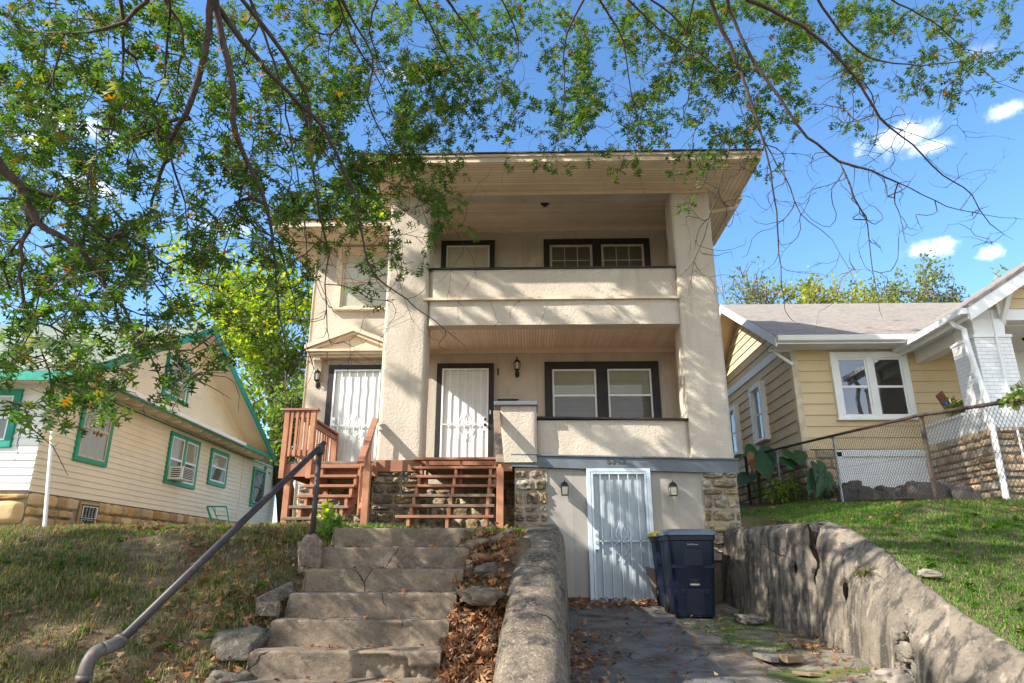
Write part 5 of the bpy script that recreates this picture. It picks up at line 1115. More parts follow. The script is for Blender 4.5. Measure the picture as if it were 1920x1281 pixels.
mb = MB(); pts = [Vector((xe-.06, 11.95, ze_-.10)), Vector((xe-.03, 11.93, ze_-.2)), Vector((xe+.08, 11.88, ze_-.30)), Vector((d1[0], 11.80, d1[2])), Vector((d1[0]+.01, 11.80, d1[2]-.15)), Vector((d2[0], 11.79, d2[2])), Vector((d3[0], 11.76, d3[2]-.1))]
mb.tube(pts, .05, 8); mb.build('downspout', WPAINT, Rr)
c0 = at(1858, 585, 11.83); c1 = at(1867, 630, 11.83); c2 = at(1916, 843, 11.78)
mb = MB(); mb.tube([c0, c1, c2, c2-np.array([0, 0, .6])], .018, 8); mb.build('conduit', WPAINT, Rr, smooth=True)
mb = MB(); mb.box(10.05, 10.15, 13.93, 13.99, 3.85, 5.95); mb.box(11.05, 11.15, 13.93, 13.99, 3.85, 5.95); mb.box(10.15, 11.05, 13.93, 13.99, 5.85, 5.95); dd = mb.build('door_casing', TANL, Rr); MB().box(10.15, 11.05, 13.95, 13.99, 3.85, 5.85).build('storm_door', WPAINT, dd)
mb = MB(); mb.box(8.3, 15, 11.9, 13.98, 3.80, 3.86); mb.build('porch_floor', CONC, Rr)
lt = at(1918, 628, 13); MB().lathe((lt[0]+.1, 13, 5.80), [(.12, 0), (.10, -.05), (.03, -.07)], 12).build('ceiling_light', LAMPM, Rr)
# chair and plants on that porch
ch = thing('porch_chair', 'small terracotta slatted garden chair on the stone porch', 'chair', (8.75, 13.3, 3.86))
cx_, cy_, cz_ = 8.62, 13.35, 3.86
mb = MB(); mb.hexa([(cx_-.25, cy_-.1, cz_+.40), (cx_+.22, cy_-.25, cz_+.36), (cx_+.32, cy_+.1, cz_+.36), (cx_-.15, cy_+.25, cz_+.40), (cx_-.25, cy_-.1, cz_+.43), (cx_+.22, cy_-.25, cz_+.39), (cx_+.32, cy_+.1, cz_+.39), (cx_-.15, cy_+.25, cz_+.43)]); mb.build('seat', TERRA, ch, bevel=.005)
mb = MB()
for i in range(4):
    f = i/3; mb.bar((cx_-.22+.1*f, cy_-.12+.33*f, cz_+.40), (cx_-.42+.1*f, cy_-.06+.33*f, cz_+.93), .07, .02, (1, 0, 0))
mb.build('backrest', TERRA, ch)
for (ax, ay) in ((-.2, -.1), (.2, -.22), (.28, .1), (-.12, .22)): MB().bar((cx_+ax, cy_+ay, cz_), (cx_+ax, cy_+ay, cz_+.55), .05).build('leg', TERRA, ch)
for (ay) in (-.2, .2): MB().bar((cx_-.28, cy_+ay+.05, cz_+.56), (cx_+.28, cy_+ay-.05, cz_+.56), .09, .02).build('armrest', TERRA, ch)
mb = MB(); q = at(1775, 762, 13.0); mb.lathe((q[0], 13.0, q[2]-.02), [(.0, 0), (.05, .02), (.06, .06), (.03, .12), (.0, .13)], 8); o = mb.build('blue_ornament', M('blue_paint', (.02, .12, .55), None, 4, rough=.4)); tag(o, 'tiny bright blue ornament beside the terracotta porch chair', 'ornament')

# ------------------------------------------------------------------ boulders
for i, (u, v, y, r, lab) in enumerate([(1592, 905, 12.9, (.25, .2, .24), 'leaning dark boulder half hidden behind the galvanised fence post'), (1622, 914, 12.7, (.24, .22, .17), 'squat dark boulder, first of the row before the white garage door'), (1645, 917, 12.9, (.14, .14, .13), 'small dark boulder wedged between two larger ones before the garage door'),
                                       (1666, 912, 12.9, (.23, .2, .18), 'broad dark boulder in the middle of the garage door'), (1694, 908, 12.8, (.22, .2, .2), 'flat-topped dark boulder just left of the dark fence post'),
                                       (1728, 905, 12.3, (.30, .22, .24), 'largest pale-topped boulder behind the dark fence post'), (1762, 909, 12.4, (.26, .2, .22), 'dark boulder against the foot of the porch stonework'), (1800, 910, 12.2, (.22, .2, .18), 'low boulder to the right under the porch stonework')]):
    p = at(u, v, y); rock('boulder', lab, (p[0], y, float(hz(p[0], y))+r[2]*.55), r, BOULD, 'boulder', 60+i, 'boulders along the tan bungalow')

# ------------------------------------------------------------------ chain-link fence
FE = thing('chain_link_fence', 'rusty chain-link fence with galvanised posts climbing along the right lawn', 'fence', (5.6, 10, 2.4))
PTS = [(4.95, 15.7, 3.85), (5.2, 14.4, 3.82), (5.57, 12.5, 3.77), (5.60, 9.70, 3.575), (5.6, 6.9, 3.25)]
PTS = [(x, y, z, float(hz(x, y))) for x, y, z in PTS]
mb = MB(); mb.tube([(x, y, z) for x, y, z, g_ in PTS], .024, 8); mb.build('rail', RUST, FE, smooth=True)
for i, (x, y, z, g_) in enumerate(PTS):
    mb = MB(); mb.tube([(x+.03, y, g_-.2), (x+.03, y, z+(-.01 if i in (1, 2) else .03))], .024 if i in (1, 2) else .032, 10); mb.tube([(x+.03, y, z-.05), (x+.03, y, z-.01)], .040, 10)
    mb.build('post', GALV if i in (1, 2) else RUST, FE, smooth=False)
mb = MB(); DI = .074
for (a, b) in zip(PTS[:-1], PTS[1:]):
    Lg = math.hypot(b[0]-a[0], b[1]-a[1]); Hh = 1.16
    def pt(s_, h):
        f = s_/Lg; zt = a[2]+(b[2]-a[2])*f; gb = a[3]+(b[3]-a[3])*f
        return Vector((a[0]+(b[0]-a[0])*f, a[1]+(b[1]-a[1])*f, max(zt-Hh+h, gb-.1) if h < .02 else zt-Hh+h))
    k_ = -Hh/1.15
    while k_ < Lg:
        for sg in (1, -1):
            s0, h0, s1, h1 = k_, 0.0, k_+Hh/1.15, Hh
            if s0 < 0: h0 = -s0*1.15; s0 = 0
            if s1 > Lg: h1 = Hh-(s1-Lg)*1.15; s1 = Lg
            if s1-s0 > .02:
                A_ = pt(s0, h0) if sg > 0 else pt(Lg-s0, h0); B_ = pt(s1, h1) if sg > 0 else pt(Lg-s1, h1)
                off_ = Vector((.006*sg, 0, 0)); mb.tube([A_+off_, B_+off_], .0027, 3, cap=False)
                if h1 >= Hh-.01 and sg > 0: mb.tube([B_, B_+Vector((0, .008, .035))], .0022, 3, cap=False)
        k_ += DI
    for hh in (.02, .58): mb.tube([pt(0, hh), pt(Lg, hh)], .0022, 3, cap=False)
o = mb.build('wire_mesh', WIRE, FE)
# ------------------------------------------------------------------ leaves
HALF = [(.006, 0), (.010, .08), (.19, .13), (.235, .155), (.045, .22), (.05, .32), (.37, .43), (.43, .49), (.055, .48), (.05, .58), (.27, .75), (.30, .80), (.04, .76), (.03, .88), (.004, 1.0)]
def leaf_tmpl(half):
    n = len(half); v = []
    for (w_, y) in half: v += [(-w_, y), (w_, y)]
    f = [(2*i, 2*i+1, 2*i+3, 2*i+2) for i in range(n-1)]
    return np.array(v, float), np.array(f)
OAK_V, OAK_F = leaf_tmpl(HALF)
OVAL_V, OVAL_F = leaf_tmpl([(.02, 0), (.28, .3), (.24, .65), (.02, 1.0)])
def place_leaves(pos, dirv, nrm, size, tv, tf, fold, curl):
    """pos/dirv/nrm (N,3), size (N), fold,curl (N): returns verts and face arrays"""
    pos = np.asarray(pos); N = len(pos)
    d = dirv/np.linalg.norm(dirv, axis=1, keepdims=True)
    s_ = np.cross(d, nrm); s_ /= np.maximum(np.linalg.norm(s_, axis=1, keepdims=True), 1e-6); n = np.cross(s_, d)
    X = tv[None, :, 0]*np.ones((N, 1)); Y = tv[None, :, 1]*np.ones((N, 1))
    Z = fold[:, None]*np.abs(X)-curl[:, None]*Y**2
    V = pos[:, None, :]+size[:, None, None]*(X[..., None]*s_[:, None, :]+Y[..., None]*d[:, None, :]+Z[..., None]*n[:, None, :])
    K = tv.shape[0]; Fa = (tf[None]+(np.arange(N)*K)[:, None, None]).reshape(-1, tf.shape[1])
    return V.reshape(-1, 3), Fa
def leafobj(name, V, Fa, mat, parent=None):
    return npmesh(name, V, Fa.ravel(), np.full(len(Fa), Fa.shape[1]), mat, parent)
def unit(n): v = RNG.normal(size=(n, 3)); return v/np.linalg.norm(v, axis=1, keepdims=True)

# ------------------------------------------------------------------ the overhanging pin oak
TR = np.array([-5.2, -2.6, 0.0])
DENS = ["765565545655665555667777655543",
        "655555445666766446657666544443",
        "665655666776775356556554333421",
        "665555556777763466546543210010",
        "776555556777740233334320000000",
        "776655667777620000010000000000",
        "777765566765420000000000000000",
        "777765554433200000000000000000",
        "566655332121000000000000000000",
        "666665331000000000000000000000",
        "656554310000000000000000000000",
        "455442000000000000000000000000",
        "022200000000000000000000000000"]
def depth(u, v):
    y = 5.7+3.5*float(sst(u, 150, 1000)); return y-.5*float(sst(v, 500, 750))*(u < 450)
LIMBS = [   # pixel polyline, depth at start and end, radius at start and end
    ([(395, 0), (388, 85), (372, 140), (352, 215), (322, 258), (300, 330), (282, 400), (265, 480)], 4.9, 6.4, .040, .007),
    ([(402, 0), (420, 90), (436, 165), (440, 250), (465, 305), (500, 385), (512, 470), (522, 570), (535, 660)], 5.0, 7.0, .040, .005),
    ([(408, 10), (450, 72), (500, 132), (560, 192), (600, 232), (622, 270), (668, 375), (684, 473), (704, 519), (763, 562), (815, 604), (874, 650)], 5.1, 8.3, .034, .004),
    ([(455, 0), (500, 60), (550, 130), (580, 200), (582, 280), (600, 400), (613, 457), (609, 581), (618, 640)], 5.4, 7.8, .024, .004),
    ([(352, 218), (290, 240), (215, 268), (150, 300)], 5.6, 5.9, .018, .005),
    ([(275, 0), (232, 38), (190, 56), (120, 62), (40, 60)], 4.8, 5.3, .020, .005),
    ([(0, 312), (38, 350), (70, 415), (150, 470), (215, 560), (270, 640), (300, 710)], 4.6, 6.0, .034, .005),
    ([(40, 352), (110, 372), (200, 450), (280, 520), (345, 600), (400, 650)], 4.8, 6.5, .018, .004),
    ([(70, 415), (42, 450), (44, 560), (75, 640), (95, 720), (110, 780)], 5.0, 5.7, .018, .004),
    ([(440, 380), (485, 430), (520, 453), (546, 539), (570, 637), (590, 700)], 6.6, 7.6, .012, .003),
    ([(225, 0), (232, 70), (228, 160), (205, 240), (190, 330)], 5.0, 6.2, .016, .004),
    ([(320, 0), (312, 80), (305, 170), (250, 250), (235, 340)], 5.0, 6.4, .014, .004),
    ([(660, 40), (700, 110), (690, 190), (720, 260), (760, 330), (800, 390)], 6.6, 8.4, .013, .004),
    ([(782, 0), (805, 45), (835, 100), (870, 160), (890, 220)], 6.8, 8.6, .014, .004),
    ([(640, 10), (662, 75), (700, 135), (740, 220)], 6.4, 8.0, .013, .004),
    ([(940, 0), (966, 49), (970, 112), (930, 170)], 7.2, 8.6, .011, .004),
    ([(1092, 0), (1063, 60), (1056, 110), (1060, 160), (1050, 240)], 7.2, 8.8, .014, .004),
    ([(1123, 0), (1157, 52), (1176, 112), (1182, 170), (1200, 240)], 7.2, 8.9, .014, .004),
    ([(1331, 0), (1350, 47), (1388, 131), (1416, 215), (1435, 272), (1449, 347), (1458, 422), (1463, 500), (1470, 580)], 7.4, 9.2, .028, .004),
    ([(1369, 20), (1400, 90), (1435, 145), (1477, 206), (1514, 258), (1575, 300), (1636, 323), (1730, 365), (1800, 394), (1920, 412)], 7.4, 9.4, .026, .004),
    ([(1402, 0), (1481, 37), (1542, 80), (1608, 150), (1650, 220), (1711, 272), (1767, 328), (1823, 365), (1856, 422), (1903, 450)], 7.3, 9.2, .026, .004),
    ([(1575, 302), (1603, 370), (1627, 422), (1636, 506), (1655, 600)], 8.9, 9.3, .014, .003),
    ([(1416, 230), (1374, 262), (1355, 328), (1331, 408), (1313, 469), (1289, 506), (1245, 545)], 8.7, 9.3, .013, .003),
    ([(1533, 0), (1608, 94), (1702, 122), (1819, 117), (1870, 155), (1920, 173)], 7.4, 9.0, .016, .004),
    ([(1669, 0), (1748, 42), (1805, 90), (1850, 100)], 7.6, 8.8, .012, .004),
    ([(1224, 0), (1277, 45), (1300, 110), (1290, 190), (1270, 260)], 7.4, 9.0, .014, .004),
    ([(1435, 272), (1470, 330), (1500, 400), (1560, 450), (1600, 520)], 8.8, 9.3, .010, .003),
    ([(470, 0), (505, 90), (530, 170), (545, 260), (562, 360), (575, 450), (572, 540)], 5.6, 7.6, .014, .003),
    ([(560, 195), (592, 262), (640, 330), (700, 420), (735, 480), (750, 540)], 6.4, 8.4, .013, .003),
    ([(322, 300), (345, 380), (350, 450), (338, 520)], 6.0, 6.7, .012, .003),
    ([(465, 305), (445, 390), (420, 470), (396, 560)], 6.2, 7.0, .012, .003),
    ([(310, 0), (345, 70), (335, 150), (360, 230)], 5.0, 5.9, .014, .003),
    ([(120, 62), (100, 140), (58, 220), (40, 270)], 5.2, 5.6, .012, .003),
    ([(708, 0), (694, 60), (722, 140), (745, 200)], 6.6, 8.0, .013, .003),
    ([(862, 30), (905, 100), (935, 150)], 7.2, 8.6, .010, .003),
    ([(1180, 0), (1242, 60), (1332, 118), (1380, 180), (1400, 240)], 7.5, 9.0, .014, .003),
    ([(1302, 0), (1282, 70), (1242, 150), (1228, 230)], 7.5, 9.0, .012, .003),
    ([(1388, 131), (1330, 190), (1300, 250), (1270, 290)], 8.0, 9.1, .010, .003),
    ([(622, 275), (690, 320), (760, 360), (820, 395), (880, 470)], 7.0, 8.9, .010, .003),
    ([(1640, 215), (1680, 240), (1740, 262), (1800, 280)], 8.6, 9.2, .010, .003),
]
UP = [np.array([-2.9, 3.2, 8.4]), np.array([-3.9, .6, 8.8])]       # where the left boughs come from, out of frame
UPR = [np.array([1.6, 5.0, 10.6]), np.array([-1.6, 1.2, 10.2])]
UPB = [np.array([-5.6, 3.6, 6.6]), np.array([-5.4, .8, 7.2])]
FORK = TR+np.array([.1, .15, 7.6])
nodes = []; par = []; rad = []; lid = []
def addn(p, pr, r, l): nodes.append(np.array(p, float)); par.append(pr); rad.append(r); lid.append(l); return len(nodes)-1
limb_pts = []
fk = addn(FORK, -1, .13, 0)
heads = {}
for key, ch_ in (('L', UP), ('R', UPR), ('B', UPB)):
    p = fk
    for i, q in enumerate(ch_[::-1]):
        a = nodes[p]
        for s_ in (.34, .67, 1.0): p = addn(a*(1-s_)+q*s_+np.array([0, 0, .12*math.sin(math.pi*s_)]), p, .11-.03*i, 0)
    heads[key] = p
for li, (pl, y0, y1, r0, r1) in enumerate(LIMBS, 1):
    pl = [np.array(q, float) for q in pl]; n = len(pl)
    pts = []
    L_ = np.r_[0, np.cumsum([np.linalg.norm(b-a) for a, b in zip(pl[:-1], pl[1:])])]; L_ /= L_[-1]
    dense = []
    for i in range(n-1):
        m = max(2, int(np.linalg.norm(pl[i+1]-pl[i])/22))
        for k in range(m):
            f = k/m
            p0 = pl[max(i-1, 0)]; p1 = pl[i]; p2 = pl[i+1]; p3 = pl[min(i+2, n-1)]
            q = .5*((2*p1)+(-p0+p2)*f+(2*p0-5*p1+4*p2-p3)*f*f+(-p0+3*p1-3*p2+p3)*f**3)
            dense.append((q, L_[i]+(L_[i+1]-L_[i])*f))
    dense.append((pl[-1], 1.0))
    first = at(*dense[0][0], y0)
    edge = pl[0][1] <= 60 or pl[0][0] <= 5
    if edge:
        p = heads['B' if pl[0][0] <= 5 else ('L' if pl[0][0] < 560 else 'R')]
        if 560 < pl[0][0] < 1000: p = heads['L'] if li % 2 else heads['R']
    else:
        dist = [np.linalg.norm(nodes[k]-first) for k in range(len(nodes))]; p = int(np.argmin(dist))
    a = nodes[p]; gap = np.linalg.norm(first-a); m = max(1, int(gap/.3))
    for k in range(1, m):
        f = k/m; p = addn(a*(1-f)+first*f+np.array([0, 0, .10*math.sin(math.pi*f)*min(1, gap)]), p, max(r0, .018)+(.02 if edge else 0)*(1-f), li)
    for (q, f) in dense:
        yy = y0+(y1-y0)*f+.06*math.sin(9*f+li); p = addn(at(q[0], q[1], yy)+RNG.normal(size=3)*.008, p, r0+(r1-r0)*f**.8, li)
NL = len(nodes)
# leaf sprays wanted in view: sampled from how leafy each stretch of the boughs is
clus = []
LSZ = .115
for r_, row in enumerate(DENS):
    for c_, ch_ in enumerate(row):
        k = int(ch_)
        if not k: continue
        uu, vv = 64*c_+32, 64*r_+32; y = depth(uu, vv); px_ = LSZ*F/y
        cov = [0, .10, .22, .37, .54, .68, .80, .89][k]
        nl_ = -math.log(1-cov)*4096/(.115*px_*px_); nc = nl_/7.0
        nc = int(nc)+(RNG.random() < nc-int(nc))
        for _ in range(nc):
            for _try in range(9):       # sprays gather into clumps with gaps between
                u = 64*c_+64*RNG.random()+RNG.normal()*14; v = 64*r_+64*RNG.random()+RNG.normal()*10
                if mnoise.noise(Vector((u/80, v/80, 3.3))) > RNG.uniform(-.22, .32): break
            clus.append((at(u, v, y+RNG.normal()*.55 if y < 8.6 else min(9.75, y+RNG.normal()*.4)), 1))
            if RNG.random() < .6: clus.append((at(u+RNG.normal()*50, v+RNG.normal()*50, min(9.7, y+RNG.normal()*.5)), 0))
# along the top and left, just outside the frame, the same foliage carries on
for _ in range(420):
    u = RNG.uniform(-700, 2100); v = RNG.uniform(-420, -10) if u > 0 else RNG.uniform(-300, 700)
    y = depth(max(u, 0), v)+RNG.normal()*.7; clus.append((at(u, v, min(y, 9.7)), 1))
# bare twig ends
for (u0, u1, v0, v1, n_) in ((520, 740, 430, 700, 130), (700, 900, 480, 660, 26), (1280, 1480, 250, 560, 110), (1470, 1700, 180, 420, 130), (1600, 1900, 170, 470, 130), (1440, 1680, 420, 620, 34), (250, 620, 100, 420, 150), (1280, 1700, 60, 250, 110), (600, 1000, 60, 300, 90), (0, 300, 300, 560, 70), (1000, 1280, 40, 250, 60), (420, 560, 480, 740, 36)):
    for _ in range(n_):
        u = RNG.uniform(u0, u1); v = RNG.uniform(v0, v1)
        clus.append((at(u, v, min(9.6, depth(u, v)+RNG.normal()*.35)), 0))
# foliage out of frame to the left, between the sun and the front garden
SD = np.array(SUN)
def vis_ok(p):
    u, v, fw = proj(p)
    if not (fw > .3 and -60 < u < 1980 and -60 < v < 1340): return True
    if u < 0 or v < 0 or u >= 1920: return True
    r_ = int(v//64); c_ = int(u//64)
    return r_ < len(DENS) and int(DENS[r_][c_]) >= 5 and fw > 5.5
def shade(n_, xr, yr, zf, tz, thr=-.08, fs=.55):
    out = []
    for _ in range(n_):
        x = RNG.uniform(*xr); y = RNG.uniform(*yr); z = zf(x, y); zc = RNG.uniform(*tz); t_ = (zc-z)/SD[2]; p = np.array([x, y, z])+SD*t_
        if not vis_ok(p) or mnoise.noise(Vector(p*fs)) < thr: continue
        out.append((p, 2))
    return out
def streaks(n_, xr, y, zr, tr, ln):
    """drooping sprays whose shadows fall as slanting bands"""
    out = []
    for _ in range(n_):
        x = RNG.uniform(*xr); z = RNG.uniform(*zr); L_ = RNG.uniform(*ln); t_ = RNG.uniform(*tr); sl = RNG.uniform(-.95, -.6)
        m = int(L_/.17)
        for k in range(m):
            q = np.array([x+k*.17*.78, y, z+k*.17*.78*sl])+RNG.normal(size=3)*np.array([.05, 0, .05]); p = q+SD*(t_+.25*math.sin(k*.7))
            if vis_ok(p): out.append((p, 3))
    return out
SH = []
SH += shade(340, (-8, -2), (3.6, 7.4), lambda x, y: float(z_left(x, y)), (7.0, 9.6), -.45)
SH += shade(230, (-5.5, -2), (6.2, 8.6), lambda x, y: float(z_left(x, y)), (7.0, 9.6), -.2)
SH += shade(30, (-2.2, 1), (4, 9), lambda x, y: 1.4, (7.4, 10), .05)
SH += shade(120, (.2, 3.4), (5, 11), lambda x, y: .9, (7.5, 10.5), 0)
SH += shade(300, (3.4, 8), (5, 10), lambda x, y: 1.9, (7.5, 11), -.05, .7)
SH += streaks(11, (-2.6, 2.8), 11.2, (5.4, 7.2), (7.5, 11), (1.0, 2.6))
SH += streaks(12, (-2.4, 3.2), 11.2, (1.6, 5.0), (8, 13), (.8, 2.4))
SH += streaks(9, (.2, 3.0), 11.2, (1.0, 3.4), (9, 13), (.8, 1.8))
SH += streaks(1, (2.4, 3.3), 11.2, (3.5, 6.5), (8, 12), (.6, 1.4))
SH += streaks(3, (-4.4, -3), 13.4, (4, 7), (10, 13), (.6, 1.4))
SH += streaks(9, (-2.2, 0.3), 6.8, (.9, 2.4), (9, 13), (.5, 1.4))
clus += SH
# grow twigs to every spray, nearest wood first
CP = np.array([c[0] for c in clus]); CK = np.array([c[1] for c in clus])
cap = len(nodes)+len(clus)*18+10
NP = np.zeros((cap, 3)); ND = np.zeros((cap, 3)); NPAR = np.full(cap, -1); NLID = np.zeros(cap, int)
n0 = len(nodes); NP[:n0] = nodes; NPAR[:n0] = par; NLID[:n0] = lid
for i in range(n0):
    if par[i] >= 0: d = nodes[i]-nodes[par[i]]; ND[i] = d/max(np.linalg.norm(d), 1e-6)
order = np.argsort([np.min(np.linalg.norm(NP[:n0]-c, axis=1)) for c in CP])
tips = []
for ci in order:
    c = CP[ci]; dv = c-NP[:n0]; dist = np.linalg.norm(dv, axis=1)
    cosv = np.einsum('ij,ij->i', dv, ND[:n0])/np.maximum(dist, 1e-6)
    cost = dist*(1.55-.55*cosv)+(.5 if CK[ci] < 2 else 0)*(NLID[:n0] == 0)
    p = int(np.argmin(cost)); a = NP[p].copy(); L_ = dist[p]; m = int(np.clip(L_/.10, 1, 12))
    d0 = ND[p]*.62+dv[p]/max(L_, 1e-6)*.38; h = a+d0*L_*.5+RNG.normal(size=3)*.05*min(L_, .6)+np.array([0, 0, .05*L_])
    q = p
    for k in range(1, m+1):
        f = k/m; pos = a*(1-f)**2+h*2*f*(1-f)+c*f*f
        if k < m: pos = pos+RNG.normal(size=3)*.007
        NP[n0] = pos; NPAR[n0] = q; NLID[n0] = NLID[p]; dd = pos-NP[q]; ND[n0] = dd/max(np.linalg.norm(dd), 1e-6); q = n0; n0 += 1
    tips.append((q, ci))
# short side spurs on the twigs
for i in range(NL, n0):
    if RNG.random() < .16 and n0 < cap-4:
        d = ND[i]*.7+unit(1)[0]*.75; d /= np.linalg.norm(d); L_ = RNG.uniform(.04, .13); q = i
        for k in (1, 2):
            NP[n0] = NP[q]+d*L_*.5+np.array([0, 0, .006*k]); NPAR[n0] = q; NLID[n0] = NLID[i]; ND[n0] = d; q = n0; n0 += 1
        tips.append((q, -1))
# pipe model radii
cnt = np.zeros(n0)
for q, ci in tips: cnt[q] += 1 if ci >= 0 else .25
for i in range(n0-1, -1, -1):
    if NPAR[i] >= 0: cnt[NPAR[i]] += cnt[i]
RAD = .0031*np.maximum(cnt, .6)**.42
RAD[:NL] = np.maximum(np.array(rad)*.92, np.minimum(RAD[:NL], np.array(rad)*1.15))
for i in range(NL, n0): RAD[i] = min(RAD[i], RAD[NPAR[i]]*.93)
OAK = thing('pin_oak', 'large pin oak whose drooping leafy branches hang across the top of the view', 'tree', tuple(TR))
# trunk
mb = MB(); pts = []; rs = []
for i in range(15):
    z = i*.95; pts.append((TR[0]+.12*math.sin(z*.4), TR[1]+.1*math.sin(z*.33+1), z-.1)); rs.append(.36-.020*i+(.22 if i == 0 else 0))
mb.tube(pts, rs, 18); mb.build('trunk', BARK, OAK, smooth=True)
# chains
kids = [[] for _ in range(n0)]
for i in range(n0):
    if NPAR[i] >= 0: kids[NPAR[i]].append(i)
used = np.zeros(n0, bool); chains = []
stack = [0]
while stack:
    s0 = stack.pop(); ch_ = [s0] if NPAR[s0] < 0 else [NPAR[s0], s0]
    used[s0] = True; cur = s0
    while kids[cur]:
        ks = sorted(kids[cur], key=lambda k: (NLID[k] != NLID[cur], -RAD[k]))
        for k in ks[1:]: stack.append(k)
        cur = ks[0]; ch_.append(cur)
    chains.append(ch_)
LIMBOBJ = {}
limbmb = {}
for ch_ in chains:
    l = int(NLID[ch_[-1]]) if len(ch_) < 3 else int(NLID[ch_[1]])
    m_ = limbmb.setdefault(l, MB()); big = max(RAD[ch_]) > .012
    rr_ = RAD[ch_].copy()
    if NPAR[ch_[0]] >= 0 or ch_[0] != 0: rr_[0] = min(rr_[0], rr_[1]*1.25) if len(rr_) > 1 else rr_[0]
    rr_[-1] *= .55
    if len(ch_) > 1: m_.tube([NP[k] for k in ch_], list(rr_), 9 if big else 4, cap=False)
for l, m_ in sorted(limbmb.items()): LIMBOBJ[l] = m_.build('limb', BARK, OAK, smooth=True)
# leaves
by = {}
for q, ci in tips:
    k = CK[ci] if ci >= 0 else 0
    if k == 0: continue
    by.setdefault(int(NLID[q]), []).append((q, k))
for l, lst in sorted(by.items()):
    pos = []; dr = []; nm = []; sz = []
    for q, k in lst:
        n_ = RNG.integers(5, 10) if k == 1 else (RNG.integers(11, 18) if k == 2 else RNG.integers(9, 15))
        p = NP[q]; pp_ = NP[NPAR[q]]
        for j in range(n_):
            f = RNG.random()**.7; o = p*f+pp_*(1-f)
            d = ND[q]*RNG.uniform(.1, .9)+unit(1)[0]*.9+np.array([0, 0, -.35])
            stem = d/np.linalg.norm(d)*RNG.uniform(.015, .05 if k == 1 else (.16 if k == 2 else .05))
            pos.append(o+stem); dr.append(d); nm.append(np.array([0, 0, 1.])+unit(1)[0]*.75); sz.append(RNG.uniform(.07, .152) if k == 1 else RNG.uniform(.13, .19))
    pos = np.array(pos); N = len(pos)
    V, Fa = place_leaves(pos, np.array(dr), np.array(nm), np.array(sz), OAK_V, OAK_F, RNG.uniform(.0, .35, N), RNG.uniform(-.05, .35, N))
    leafobj('foliage', V, Fa, LEAF, LIMBOBJ.get(l, OAK))

# ------------------------------------------------------------------ trees behind the houses
def bgtree(name, label, x, y, z0, ctr, rad_, mat, ncl, per, lsz, seed, trunk_r=.22, lean=0.0, gap=.0, bark=None):
    global RNG
    keep = RNG; RNG = np.random.default_rng(seed)
    T = thing(name, label, 'tree', (x, y, z0), 'trees behind the houses')
    ctr = np.array(ctr, float); rad_ = np.array(rad_, float)
    top_ = ctr+np.array([0, 0, rad_[2]*.55]); base = np.array([x, y, z0-.2])
    mb = MB(); ns = 9; tp = [base*(1-f)+top_*f+np.array([lean*math.sin(math.pi*f), 0, 0])+RNG.normal(size=3)*.06 for f in np.linspace(0, 1, ns)]
    mb.tube(tp, list(np.linspace(trunk_r, trunk_r*.15, ns)), 9)
    ends = []
    for k in range(26):
        f = RNG.uniform(.28, .97); i = f*(ns-1); a = tp[int(i)]*(1-i % 1)+tp[min(int(i)+1, ns-1)]*(i % 1)
        d = unit(1)[0]; d[2] = abs(d[2])*.7+.15; e = ctr+rad_*d*RNG.uniform(.6, 1.0)*np.array([1, 1, RNG.uniform(-.6, 1)]); m_ = (a+e)/2+np.array([0, 0, .35])+RNG.normal(size=3)*.2
        mb.tube([a, m_, e], [trunk_r*.32*(1-f*.6), trunk_r*.16, .015], 6, cap=False); ends.append((m_, e))
        for _ in range(4):
            s_ = RNG.uniform(.2, 1); b_ = m_*(1-s_)+e*s_; e2 = b_+unit(1)[0]*rad_*.34+np.array([0, 0, .2]); mb.tube([b_, (b_+e2)/2+RNG.normal(size=3)*.08, e2], [.03, .02, .008], 4, cap=False); ends.append((b_, e2))
    mb.build('trunk', bark or BARKF, T, smooth=True)
    pos = []
    for k in range(ncl):
        a, e = ends[RNG.integers(len(ends))]; c = a+(e-a)*RNG.uniform(.35, 1.15)+RNG.normal(size=3)*rad_*.10
        if mnoise.noise(Vector(c*.42+np.array([seed, 0, 0]))) < gap-.25: continue
        n_ = int(per*RNG.uniform(.5, 1.5)); pos.append(c+RNG.normal(size=(n_, 3))*rad_.mean()*.075)
    pos = np.concatenate(pos); N = len(pos)
    V, Fa = place_leaves(pos, unit(N)+np.array([0, 0, -.2]), unit(N)+np.array([0, 0, .7]), RNG.uniform(.7, 1.3, N)*lsz, OVAL_V, OVAL_F, RNG.uniform(0, .4, N), RNG.uniform(-.1, .4, N))
    leafobj('crown', V, Fa, mat, T); RNG = keep
bgtree('shade_tree', 'tall yellow-green tree filling the gap between the cream bungalow and the stucco house', -9.3, 27, 2.7, (-11.0, 27.2, 11.0), (4.2, 3.4, 5.8), LEAFY, 680, 26, .20, 5, .30, -.5, bark=BARK)
bgtree('shade_tree', 'green tree with a leaning grey trunk close to the left wall of the stucco house', -8.1, 24.5, 2.6, (-9.0, 24.5, 6.6), (2.3, 2.2, 3.2), LEAFG, 260, 22, .17, 6, .17, -.3, bark=BARK)
bgtree('shade_tree', 'big yellow-green tree rising behind the stucco house roof', -5.0, 31, 3.0, (-5.8, 31, 15.6), (5.2, 4.2, 6.4), LEAFY, 620, 26, .24, 7, .38, .4, bark=BARK)
bgtree('thin_tree', 'half-bare olive tree above the left end of the tan bungalow roof', 11.6, 33, 3.6, (11.5, 33, 13.7), (2.5, 2.2, 4.6), LEAFO, 170, 12, .16, 8, .20)
bgtree('thin_tree', 'golden yellow tree behind the middle of the tan bungalow roof', 15.0, 31, 3.6, (15.0, 31, 12.8), (2.6, 2.2, 4.2), LEAFH, 300, 18, .19, 9, .20)
